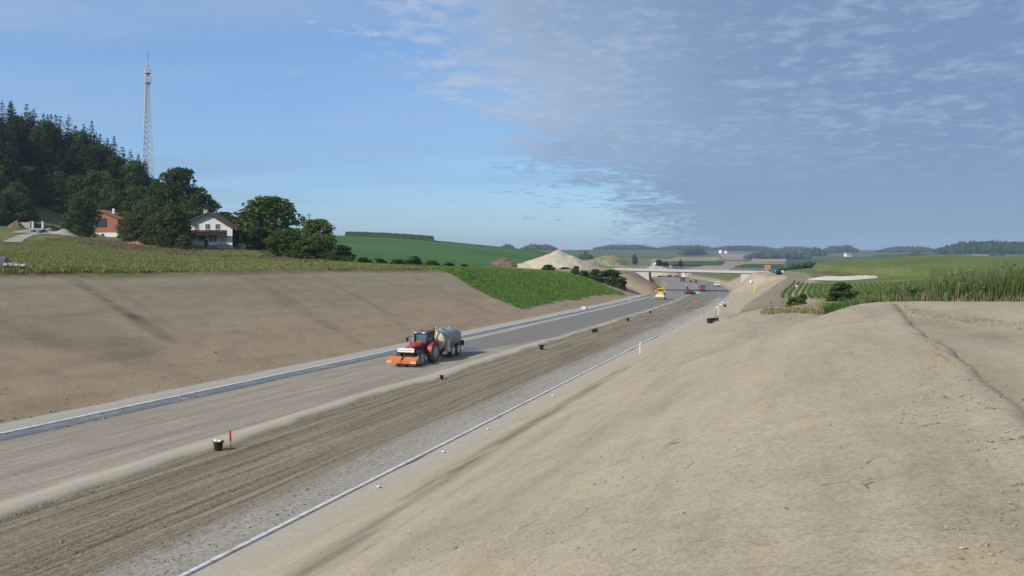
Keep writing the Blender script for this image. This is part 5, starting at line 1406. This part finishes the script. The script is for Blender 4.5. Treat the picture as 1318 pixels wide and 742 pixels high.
# the drizzle of water the tanker leaves
Vs, Fs = [], []
n = 2600
q = rng.random((n, 3)); ss_ = tb_s + 3.1 + 3.2 * q[:, 0]; tt_ = t_t - 1.05 + (q[:, 1] - .5) * (3 + 6.5 * q[:, 0]); hh = .75 * (1 - q[:, 0] ** 1.6) * (.3 + .7 * q[:, 2])
x_, y_ = to_xy(ss_, tt_); z_ = road_z(ss_) + .14 + hh
oct_ = np.array([(1, 0, 0), (-1, 0, 0), (0, 1, 0), (0, -1, 0), (0, 0, 1), (0, 0, -1)], float); of = np.array([(0, 2, 4), (2, 1, 4), (1, 3, 4), (3, 0, 4), (2, 0, 5), (1, 2, 5), (3, 1, 5), (0, 3, 5)])
V = (np.stack([x_, y_, z_], 1)[:, None] + oct_[None] * (.012 + .022 * rng.random((n, 1, 1)))).reshape(-1, 3)
wm = Mat('water_drops'); wm.set(color=(.85, .9, .95, 1), rough=.05, trans=.7)
tag(mesh_np('water_spray', V, (of[None] + 6 * np.arange(n)[:, None, None]).reshape(-1, 3), wm.m), 'fine water spray falling behind the tanker', kind='stuff')

# ------------------------------------------------------------------ road roller
p = road_pt(850.5, 386); s_r, t_r = to_st(p.x, p.y)
rl = empty('road_roller', (p.x, p.y, p.z + .10), HEAD + .06, 'yellow road roller with pale drum facing the camera on the dark carriageway', 'road roller')
part(MB().lathe([(.5, -1.08), (.76, -1.07), (.76, 1.07), (.5, 1.08)], (1.7, 0, .76), 'Y', 28), 'drum', simple('pale_drum', (.62, .60, .53), .5, .2, var=.15), rl, True)
part(MB().box((2.62, 0, .92), (.20, 2.5, .42), bev=.04).box((1.7, 1.20, .88), (2.0, .16, .34), bev=.03).box((1.7, -1.20, .88), (2.0, .16, .34), bev=.03).box((.75, 0, .92), (.25, 2.5, .4), bev=.04), 'drum_frame', simple('pale_yellow_frame', (.74, .68, .42), .5, dirt=.2), rl)
part(MB().box((-1.75, 0, 1.45), (2.1, 1.55, .95), bev=.12).box((0, 0, 1.05), (1.3, .8, .5), bev=.05), 'engine_cover', M_yellow, rl)
for sg in (1, -1): wheel(rl, (-1.45, sg * .85, .76), .76, .55, M_yellow, 'wheel', 14, sg)
cb = part(MB().box((.05, 0, 1.75), (1.25, 1.45, .75), bev=.04), 'cab', M_yellow, rl)
part(MB().hull([(x, y, z) for x, y, z in ((.66, .66, 2.1), (.66, -.66, 2.1), (-.55, .66, 2.1), (-.55, -.66, 2.1), (.60, .66, 2.85), (.60, -.66, 2.85), (-.5, .66, 2.85), (-.5, -.66, 2.85))]), 'cab_glazing', M_glass, cb)
m = MB()
for x in (.66, -.55):
    for y in (.69, -.69): m.box((x, y, 2.45), (.09, .09, .9))
m.box((.68, 0, 2.2), (.05, .07, .3)); part(m, 'cab_frame', M_yellow, cb)
part(MB().box((.05, 0, 2.95), (1.6, 1.7, .18), bev=.06), 'cab_roof', M_yellow, cb)
for sg in (1, -1): part(MB().tube([(.6, sg * .7, 2.6), (.85, sg * 1.2, 2.65), (.85, sg * 1.22, 2.2)], .03, 5).box((.87, sg * 1.24, 2.3), (.08, .24, .5), bev=.02), 'mirror', M_yellow, rl)
part(MB().box((1.2, 0, 1.55), (.9, .5, .35), bev=.05), 'front_hood', M_yellow, rl)

# ------------------------------------------------------------------ vans, cars, trucks
def van(px, py, body, top, label, rz, L=4.9, W_=1.9, H=2.1, cat='van', name='van', z=.1, pos=None):
    p = road_pt(px, py) if pos is None else pos
    o = empty(name, (p.x, p.y, p.z + z), rz, label, cat)
    bd = part(MB().prism([(-L/2, .35), (L/2, .35), (L/2, .95), (L/2 - .25, 1.12), (L/2 - 1.15, 1.25), (-L/2, 1.25)], -W_/2, W_/2), 'body', body, o)
    up = part(MB().hull([(L/2 - 1.1, sg * W_ * .485, 1.24) for sg in (1, -1)] + [(-L/2 + .03, sg * W_ * .485, 1.24) for sg in (1, -1)] + [(L/2 - 1.75, sg * W_ * .42, H) for sg in (1, -1)] + [(-L/2 + .15, sg * W_ * .42, H) for sg in (1, -1)]), 'cabin', top, o)
    part(MB().hull([(L/2 - 1.13, sg * W_ * .42, 1.3) for sg in (1, -1)] + [(L/2 - 1.08, sg * W_ * .42, 1.3) for sg in (1, -1)] + [(L/2 - 1.62, sg * W_ * .38, H - .12) for sg in (1, -1)] + [(L/2 - 1.56, sg * W_ * .38, H - .12) for sg in (1, -1)]), 'windscreen', M_glass, up)
    part(MB().hull([(-L/2 + .0, sg * W_ * .40, 1.35) for sg in (1, -1)] + [(-L/2 + .10, sg * W_ * .40, 1.35) for sg in (1, -1)] + [(-L/2 + .09, sg * W_ * .37, H - .22) for sg in (1, -1)] + [(-L/2 + .18, sg * W_ * .37, H - .22) for sg in (1, -1)]), 'rear_window', M_glass, up)
    for sg in (1, -1):
        part(MB().hull([(L/2 - 1.5, sg * W_ * .49, 1.35), (-L/2 + .4, sg * W_ * .49, 1.35), (L/2 - 1.95, sg * W_ * .445, H - .2), (-L/2 + .5, sg * W_ * .445, H - .2), (L/2 - 1.5, sg * W_ * .45, 1.35), (-L/2 + .4, sg * W_ * .45, 1.35)]), 'side_window', M_glass, up)
        part(MB().box((L/2 - .02, sg * W_ * .36, .85), (.08, .36, .18), bev=.02), 'headlight', M_white, bd)
        part(MB().box((-L/2, sg * W_ * .42, .95), (.06, .18, .32), bev=.02), 'tail_light', M_stred, bd)
        for xw in (L/2 - .9, -L/2 + .95): wheel(o, (xw, sg * (W_/2 - .1), .34), .34, .22, M_steel, 'wheel', 0, sg, 18)
    part(MB().box((L/2 + .03, 0, .48), (.14, W_ * .98, .26), bev=.04).box((-L/2 - .03, 0, .48), (.14, W_ * .98, .26), bev=.04), 'bumper', M_black, bd)
    return o
rv = van(904.5, 375.2, M_dred, M_dred, 'red van with white roof driving under the bridge approach', HEAD + PI + .12, 5.2, 2.0, 2.55)
part(MB().box((-.45, 0, 2.56), (2.9, 1.66, .12), bev=.04), 'roof', M_white, rv)
van(923, 369.2, M_white, M_white, 'small white van near the right kerb before the bridge', HEAD + PI + .2, 4.6, 1.85, 2.1)
# brown tracked machine with pale bucket
p = road_pt(889, 379.3)
mc = empty('crawler_loader', (p.x, p.y, p.z + .08), 0.25, 'small brown crawler machine with pale bucket parked on the grey road', 'crawler')
for sg in (1, -1):
    tkb = MB(); 
    tkb.prism([(-1.2, .05), (1.2, .05), (1.45, .35), (1.2, .68), (-1.2, .68), (-1.45, .35)], sg * .75 - .2, sg * .75 + .2); part(tkb, 'track', M_dark, mc)
part(MB().box((-.3, 0, .95), (2.0, 1.2, .6), bev=.06).box((-.9, 0, 1.45), (.8, 1.0, .5), bev=.05), 'body', simple('rust_brown_paint', (.20, .08, .05), .6, var=.25), mc)
part(MB().box((-1.15, .1, 1.9), (.5, .5, 1.5), bev=.04, taper=(.6, .6)), 'tower', M_dark, mc)
part(MB().cyl((-1.3, .1, 2.6), (-1.3, .1, 3.1), .1, .08), 'exhaust', M_white, mc)
part(MB().tube([(.4, .45, 1.1), (1.4, .45, 1.25), (2.2, .45, .5)], .08).tube([(.4, -.45, 1.1), (1.4, -.45, 1.25), (2.2, -.45, .5)], .08), 'boom', M_dark, mc)
part(MB().prism([(1.8, .1), (3.1, .12), (2.9, .45), (2.3, .9), (1.8, .8)], -.9, .9), 'bucket', M_cream, mc)
# a red truck and an orange roller farther on
def truck(pos, rz, cabm, bedm, label, L=6.5):
    o = empty('tipper_truck', pos, rz, label, 'truck')
    part(MB().box((0, 0, .75), (L, .9, .3)), 'chassis', M_dark, o)
    cb = part(MB().box((L/2 - 1.0, 0, 1.75), (1.9, 2.3, 1.9), bev=.12), 'cab', cabm, o)
    part(MB().box((L/2 - .03, 0, 2.15), (.06, 2.0, .75)), 'windscreen', M_glass, cb)
    part(MB().prism([(-L/2, 1.0), (L/2 - 2.2, 1.0), (L/2 - 2.2, 2.5), (-L/2, 2.3)], -1.2, 1.2), 'tipper_body', bedm, o)
    for xw in (L/2 - 1.1, -L/2 + 2.0, -L/2 + .8):
        for sg in (1, -1): wheel(o, (xw, sg * 1.0, .5), .5, .32, M_steel, 'wheel', 0, sg, 16)
    return o
p = road_pt(878.5, 363.3); truck((p.x, p.y, p.z + .12), HEAD + .1, M_dred, M_dred, 'red tipper truck on the road beyond the bridge')
p = road_pt(892.5, 364.2)
sr = empty('small_roller', (p.x, p.y, p.z + .1), 2.9, 'small orange-brown roller working on the road beyond the bridge', 'road roller')
for xw in (1.3, -1.3): part(MB().lathe([(.3, -.85), (.65, -.84), (.65, .84), (.3, .85)], (xw, 0, .65), 'Y', 20), 'drum', M_dark, sr, True)
part(MB().box((0, 0, 1.15), (3.4, 1.3, .6), bev=.08), 'body', M_orange, sr)
part(MB().box((0, 0, 2.95), (1.5, 1.5, .12)).box((.65, .65, 2.2), (.07, .07, 1.5)).box((-.65, .65, 2.2), (.07, .07, 1.5)).box((.65, -.65, 2.2), (.07, .07, 1.5)).box((-.65, -.65, 2.2), (.07, .07, 1.5)), 'canopy', M_concd, sr)
part(MB().box((-.3, 0, 1.7), (.5, .9, .6), bev=.06), 'seat', M_black, sr)
# site camp beyond: containers, parked cars
def container(px, py, L, W_, H, mat, label, rz=.15, lo=330):
    p = hit(px, py, lo); o = empty('site_container', (p.x, p.y, p.z - .05), rz, label, 'container')
    part(MB().box((0, 0, H / 2), (L, W_, H), bev=.05), 'box', mat, o)
    m = MB(); x = -L / 2 + .15
    while x < L / 2 - .1: m.box((x, -W_ / 2 - .02, H / 2), (.10, .05, H - .3)); x += .32
    part(m, 'ribs', mat, o); part(MB().box((L * .2, -W_ / 2 - .05, H * .45), (.9, .05, 2.0)), 'door', M_concd, o)
    part(MB().box((-L * .22, -W_ / 2 - .05, H * .6), (1.1, .05, .8)), 'window', M_glass, o)
    part(MB().box((0, 0, H + .04), (L + .1, W_ + .1, .08)), 'roof', M_white, o); return o
for px, py, mat, lb in ((858, 356.2, M_white, 'white site container at the bend side of the camp under the bridge'), (865.5, 356, M_steel, 'grey site container beside the first white one under the bridge'),
                        (884, 355.6, M_white, 'white site container close to the green bank under the bridge'), (876, 354.9, M_cream, 'cream site container in the middle of the camp under the bridge')):
    container(px, py, 6, 2.5, 2.7, mat, lb, .1 + .2 * random.random())
for px, py, m1, lb in ((869.5, 357, M_blue, 'dark blue car parked in front of the camp containers'), (880.5, 358.2, M_white, 'white car parked nearest the red truck beyond the bridge'), (873.5, 357.6, M_dred, 'red-brown car parked between the blue and the white car'), (861, 357.2, M_black, 'black car parked in front of the white container')):
    van(px, py, m1, m1, lb, 1.2 + random.random(), 4.4, 1.8, 1.5, 'car', 'parked_car', 0, hit(px, py, 330))

# orange board, blue container and cars by the right bridge end
p = at(988, 226); z0 = -(347.5 - 325) / F * p.y - p.z
sb = empty('orange_signboard', p, rad(8), 'square orange board with red mark on posts at the bridge end', 'sign')
hb = -(341.5 - 325) / F * p.y - p.z; wb = 8.0 / F * p.y
part(MB().box((0, 0, (hb + z0) / 2), (wb, .08, hb - z0), bev=.02), 'board', M_obrd, sb)
part(MB().box((0, -.05, (hb + z0) / 2), (wb * .36, .03, (hb - z0) * .4)), 'red_mark', M_pkred, sb)
part(MB().box((-wb * .3, .08, hb / 2), (.1, .08, hb)).box((wb * .3, .08, hb / 2), (.1, .08, hb)), 'posts', M_steel, sb)
p = at(997, 240); bc = empty('blue_container', p, rad(12), 'dark blue site container with white patch behind the orange board', 'container', scale=.72)
part(MB().box((0, 0, .95), (2.5, 2.0, 1.9), bev=.05), 'box', M_blue, bc); part(MB().box((-.1, -1.03, 1.1), (.9, .05, .45)), 'white_patch', M_white, bc); part(MB().box((0, 0, 1.94), (2.6, 2.1, .08)), 'roof', M_steel, bc)
for px, Y0, m1, lb in ((1000.5, 232, M_black, 'black drum standing beside the blue container'), (1003.6, 233, M_black, 'second black drum, between blue container and white drum'), (1007, 234, M_white, 'white drum at the end of the row of drums by the bridge')):
    p = at(px, Y0); o = empty('drum', (p.x, p.y, p.z - .02), 0, lb, 'drum')
    part(MB().lathe([(.02, 0), (.5, 0), (.5, .4), (.53, .42), (.53, .46), (.5, .48), (.5, .9), (.53, .92), (.53, .96), (.5, .98), (.5, 1.35), (.02, 1.35)], (0, 0, 0), 'Z', 20), 'barrel', m1, o, True)
    part(MB().lathe([(.02, 1.34), (.46, 1.35), (.46, 1.40), (.02, 1.40)], (0, 0, 0), 'Z', 20), 'lid', M_steel if m1 is M_black else M_concd, o)

# ------------------------------------------------------------------ stakes, buckets, pallets and other small things
def stake(px, py, H, mats, label, r=.03, lo=8, frac=.5, on_road=True, plate=False, th=1.0):
    p = road_pt(px, py) + Vector((0, 0, .04)) if on_road else hit(px, py, lo)
    o = empty('survey_stake', p, random.random(), label, 'stake'); o.rotation_euler = (random.uniform(-.04, .04), random.uniform(-.04, .04), random.random())
    part(MB().box((0, 0, H * (1 - frac) / 2 - .05), (.05 * th, .035 * th, H * (1 - frac) + .1)), 'shaft', M_wood if len(mats) < 2 else mats[1], o)
    part(MB().box((0, 0, H * (1 - frac / 2)), (.056 * th, .041 * th, H * frac)), 'tip', mats[0], o)
    if plate: part(MB().box((0, -.05, H - .15), (.5, .03, .38)), 'plate', M_white, o)
    return o
stake(297, 578, .95, (M_stred, M_wood), 'red-topped wooden stake beside the black bucket', frac=.62, th=1.7)
stake(786, 424, 1.1, (M_pinkred,), 'faded red stake by the middle of the road works', frac=.75, th=2)
stake(823.4, 459.5, 1.55, (M_white, M_white), 'tall white stake at the toe of the bank beyond the kerb', frac=.4, th=2)
stake(924.5, 407.3, 1.3, (M_white, M_white), 'white stake next to the black crate on the bank', on_road=False, lo=80, frac=.4, th=2)
stake(881, 381, 1.7, (M_black, M_dark), 'dark post standing on the road by the brown crawler', frac=.5, th=2.5)
stake(903, 411.5, .6, (M_white,), 'short pale stake at the bank toe near the black crate', on_road=False, lo=80, th=2)
stake(232, 513.5, .55, (M_white, M_white), 'short white post beside the far kerb', frac=.5, th=2.2)
stake(1005, 370, .95, (M_white, M_wood), 'white marker board on a post beside the haul road', on_road=False, lo=120, plate=True, th=1.5)
stake(1025.5, 376, 1.4, (M_white, M_wood), 'white marker board on a post at the corner of the maize rows', on_road=False, lo=90, plate=True, th=1.5)
def bucket(px, py, label, sc=1.0, white=False, dz=.05, pos=None):
    p = road_pt(px, py) if pos is None else pos
    o = empty('builders_bucket', (p.x, p.y, p.z + dz), random.random() * 3, label, 'bucket', scale=sc)
    part(MB().lathe([(.02, .0), (.17, 0), (.22, .36), (.245, .37), (.245, .40), (.21, .40), (.16, .03), (.02, .03)], (0, 0, 0), 'Z', 24), 'tub', M_black, o, True)
    part(MB().tube([(.235, .05, .36), (.30, .05, .42), (.30, -.05, .42), (.235, -.05, .36)], .016, 6), 'handle', M_black, o)
    part(MB().tube([(-.235, .05, .36), (-.30, .05, .42), (-.30, -.05, .42), (-.235, -.05, .36)], .016, 6), 'handle', M_black, o)
    if white:
        for a, R, zz_ in ((.1, .12, .40), (-.1, .10, .41)):
            v = lump(R, int(a * 100) + 20, .6, .25); k = mesh_np('contents', v + (a, .02, zz_), ICO_F, M_white, o)
    else: part(MB().lathe([(.02, .33), (.20, .30)], (0, 0, 0), 'Z', 16), 'contents', M_sand, o)
    return o
bucket(281, 580.5, 'black bucket with white lumps beside the red-topped stake', 1.15, True)
bucket(568.5, 489, 'small black bucket lying on the sandy lip near the tractor', .8)
bucket(697, 450.5, 'black bucket behind the tanker, first along the sandy lip', 1.25)
bucket(763.7, 428.5, 'black bucket of a pair by the faded red stake', 1.05)
bucket(767.4, 427.6, 'black bucket of a pair, the one nearer the faded red stake', 1.05)
bucket(808, 413.8, 'black bucket on the lip beyond the faded red stake', 1.15)
bucket(837, 403.8, 'dark bucket on the lip nearest the yellow roller', 1.1)
bucket(933, 396.0, 'black bucket near the white sacks at the far kerb', 1.5)
p = hit(917.5, 415.8, 80)
cr = empty('black_crate', p + Vector((0, 0, -.05)), .5, 'black plastic crate lying on the bank beside the white stake', 'crate')
part(MB().box((0, 0, .06), (1.25, .8, .1)).box((0, .38, .32), (1.25, .05, .6)).box((0, -.38, .22), (1.25, .05, .42)).box((.61, 0, .36), (.05, .8, .66)).box((-.61, 0, .26), (.05, .8, .5)), 'tub', M_black, cr)
part(MB().box((.05, -.42, .28), (.7, .02, .14)), 'pale_strip', M_concd, cr)
part(MB().tube([(.61, -.3, .68), (.61, -.3, .92), (.61, .3, .92), (.61, .3, .68)], .03), 'handle', M_black, cr)
def kerb_stack(px, py, label, rows, mat, rz):
    p = road_pt(px, py); p = Vector((p.x, p.y, p.z + .16)); o = empty('kerbstone_stack', p, rz, label, 'kerbstones')
    part(MB().box((0, 0, .05), (1.3, 1.1, .04)).box((0, .45, .0), (1.3, .1, .10)).box((0, -.45, .0), (1.3, .1, .10)).box((0, 0, .0), (1.3, .1, .10)), 'pallet', M_wood, o)
    for k in range(rows):
        for j in range(3): part(MB().box((0, -.34 + .34 * j, .22 + .27 * k), (1.15 - .06 * random.random(), .28, .24), (0, 0, random.uniform(-.05, .05)), .02), 'kerbstone', mat, o)
    return o
kerb_stack(752, 399.5, 'white stack of kerbstones beside the kerb below the sown bank', 2, M_white, HEAD)
kerb_stack(812.5, 389, 'grey stack of kerbstones beside the kerb near the roller', 3, M_concd, HEAD + .3)
for px, py, lb in ((966.5, 366, 'upright white builder sack on the slope right of the bridge'), (923.5, 396.6, 'white builder sack on the kerb, nearest the white stake'), (927, 393.4, 'white builder sack on the kerb between two others'), (930.3, 390.6, 'white builder sack on the kerb, next to the black bucket')):
    p = hit(px, py, 100); v = lump(.42 if py < 370 else .30, int(px), 1.5 if py < 370 else .7, .10); v[:, 2] += -v[:, 2].min()
    o = mesh_np('builder_sack', v, ICO_F, M_white, smooth=True); o.location = p + Vector((0, 0, -.03)); tag(o, lb, 'sack')
p = hit(971.5, 376.5, 100)
yt = empty('yellow_tamper', p, .6, 'yellow tamping machine standing on the sandy slope by the haul road', 'tamper')
part(MB().box((0, 0, .08), (.75, .5, .14), bev=.04), 'foot', M_cream, yt); part(MB().box((0, 0, .48), (.46, .42, .6), bev=.08), 'engine', M_yellow, yt)
part(MB().tube([(.15, .25, .6), (.75, .25, 1.35), (.75, -.25, 1.35), (.15, -.25, .6)], .05, 7), 'handlebar', M_yellow, yt); part(MB().cyl((-.1, 0, .75), (-.1, 0, 1.5), .07, .05), 'stack', M_yellow, yt)
for px, py in ((487, 632), (628.5, 556.5), (711.5, 512.5), (866, 423.5), (571, 586)):
    p = road_pt(px, py); r_ = .07; v = lump(r_ * (1 + .4 * random.random()), int(px), .5, .25)
    o = mesh_np('mortar_lump', v, ICO_F, M_white); o.location = p + Vector((0, 0, .19)); tag(o, 'white lump of mortar on the near kerb line', 'mortar lump', 'white mortar lumps along the near kerb')

# ------------------------------------------------------------------ clods, stones
_i1 = bmesh.new(); bmesh.ops.create_icosphere(_i1, subdivisions=1, radius=1)
I1V = np.array([v.co[:] for v in _i1.verts]); I1F = np.array([[v.index for v in f.verts] for f in _i1.faces]); _i1.free()
def scatter(name, s, t, R, mat, label, sq=.65, on=None, sunk=.35, seed=0):
    r = np.random.default_rng(seed); n = len(s)
    x, y = to_xy(s, t)
    z = terrain(x, y, True, False) if on is None else road_z(s) + on(s, t)
    ang = r.random(n) * 2 * PI
    v = I1V[None] * (1 + .34 * r.normal(size=(n, len(I1V), 1))) * np.stack([.7 + .7 * r.random(n), .7 + .7 * r.random(n), np.full(n, sq) * (.7 + .5 * r.random(n))], 1)[:, None] * R[:, None, None]
    c, s_ = np.cos(ang)[:, None], np.sin(ang)[:, None]
    v = np.stack([v[..., 0] * c - v[..., 1] * s_, v[..., 0] * s_ + v[..., 1] * c, v[..., 2]], 2)
    v = v + np.stack([x, y, z + R * sq * (1 - 2 * sunk)], 1)[:, None]
    return tag(mesh_np(name, v.reshape(-1, 3), (I1F[None] + len(I1V) * np.arange(n)[:, None, None]).reshape(-1, 3), mat, attrs={'tone': np.repeat(r.random(n), len(I1V))}), label, kind='stuff')
cm = Mat('dry_clods'); cm.set(color=cm.mix(1.0, cm.ramp(cm.attr('tone')['Fac'], [(0, (.24, .19, .12)), (.6, (.33, .27, .18)), (1, (.40, .335, .235))]), cm.ramp(cm.noise(cm.coord(), 18, 4, .7), [(.3, (.75,) * 3), (.7, (1.1,) * 3)]), 'MULTIPLY'), rough=.95, spec=.1)
def edge_t(s): return 3.35 + .033 * s + .25 * fbm(s * .25, s * 0, 2, 5)
n = 1900; s_ = 7 + 24 * rng.random(n) ** 1.2; t_ = edge_t(s_) - .5 - 1.6 * rng.random(n) ** 1.3 * np.clip((26 - s_) / 10, .05, 1); k = fbm(s_ * .5, t_ * 1.1, 3, 81) > -.12; s_, t_ = s_[k], t_[k]
scatter('clods', s_, t_, .007 + .026 * rng.random(len(s_)) ** 3, cm.m, 'crumbled clods along the step in the bank top', seed=1)
n = 900; s_ = 8 + 44 * rng.random(n); t_ = edge_t(s_) + .15 + .5 * rng.random(n) ** 2
scatter('clods', s_, t_, .012 + .04 * rng.random(n) ** 2.5, cm.m, 'clods fallen to the foot of the step', seed=2)
n = 900; q = rng.random(n); s_ = 52 - 16 * q + rng.normal(size=n) * .7; t_ = 5.8 + 5 * q + rng.normal(size=n) * .5
scatter('clods', s_, t_, .015 + .05 * rng.random(n) ** 2, cm.m, 'dark rough clods in the wheel track along the crest', seed=3)
n = 1500; s_ = 6 + 60 * rng.random(n) ** 1.3; t_ = -14 + 30 * rng.random(n); k = fbm(s_ * .3, t_ * .3, 3, 82) + .2 * rng.random(n) > .18; s_, t_ = s_[k], t_[k]
scatter('clods', s_, t_, .008 + .035 * rng.random(len(s_)) ** 3, cm.m, 'sparse small clods and stones on the smoothed bank', seed=4)
n = 9000; s_ = 5 + 36 * rng.random(n) ** 1.3; t_ = -9 + 22 * rng.random(n); k = fbm(s_ * .45, t_ * .45, 4, 86) + .3 * rng.random(n) ** 2 > .14; s_, t_ = s_[k], t_[k]
scatter('clods', s_, t_, .006 + .022 * rng.random(len(s_)) ** 3, cm.m, 'fine crumbs of dry earth on the smoothed bank', seed=9)
gs_ = Mat('road_stones'); gs_.set(color=gs_.ramp(gs_.attr('tone')['Fac'], [(0, (.13, .11, .085)), (.55, (.22, .195, .155)), (1, (.36, .34, .30))]), rough=.9)
n = 7000; s_ = 12 + 100 * rng.random(n) ** 1.4; t_ = mid_edge(s_) + .15 + 1.1 * rng.random(n) ** 1.6; k = fbm(s_ * .15, t_ * .6, 3, 85) > -.25; s_, t_ = s_[k], t_[k]; n = len(s_)
scatter('road_stones', s_, t_, .012 + .04 * rng.random(n) ** 2.5, gs_.m, 'coarse stones along the edge of the brown track', on=z_right, seed=5)
n = 9000; s_ = 12 + 90 * rng.random(n) ** 1.4; t_ = -29 + 10.4 * rng.random(n) ** .7; k = fbm(s_ * .05, t_ * 1.3, 3, 83) > -.1; s_, t_ = s_[k], t_[k]
scatter('road_stones', s_, t_, .012 + .035 * rng.random(len(s_)) ** 2, gs_.m, 'loose stones on the brown gravel track', on=z_right, seed=6)
n = 1100; s_ = 15 + 130 * rng.random(n) ** 1.3; t_ = T_KL - 3.0 - 5.5 * rng.random(n) ** 2; k = fbm(s_ * .15, t_ * .5, 3, 84) > -.15; s_, t_ = s_[k], t_[k]
scatter('clods', s_, t_, .025 + .07 * rng.random(len(s_)) ** 4, cm.m, 'crumbs of earth at the foot of the far cut bank', seed=8)
n = 260; s_ = 18 + 110 * rng.random(n); t_ = T_KL + 1.1 + .5 * rng.random(n)
scatter('road_stones', s_, t_, .03 + .05 * rng.random(n), gs_.m, 'lumps lying along the gutter of the far kerb', on=lambda s, t: .12 + 0 * s, seed=7)
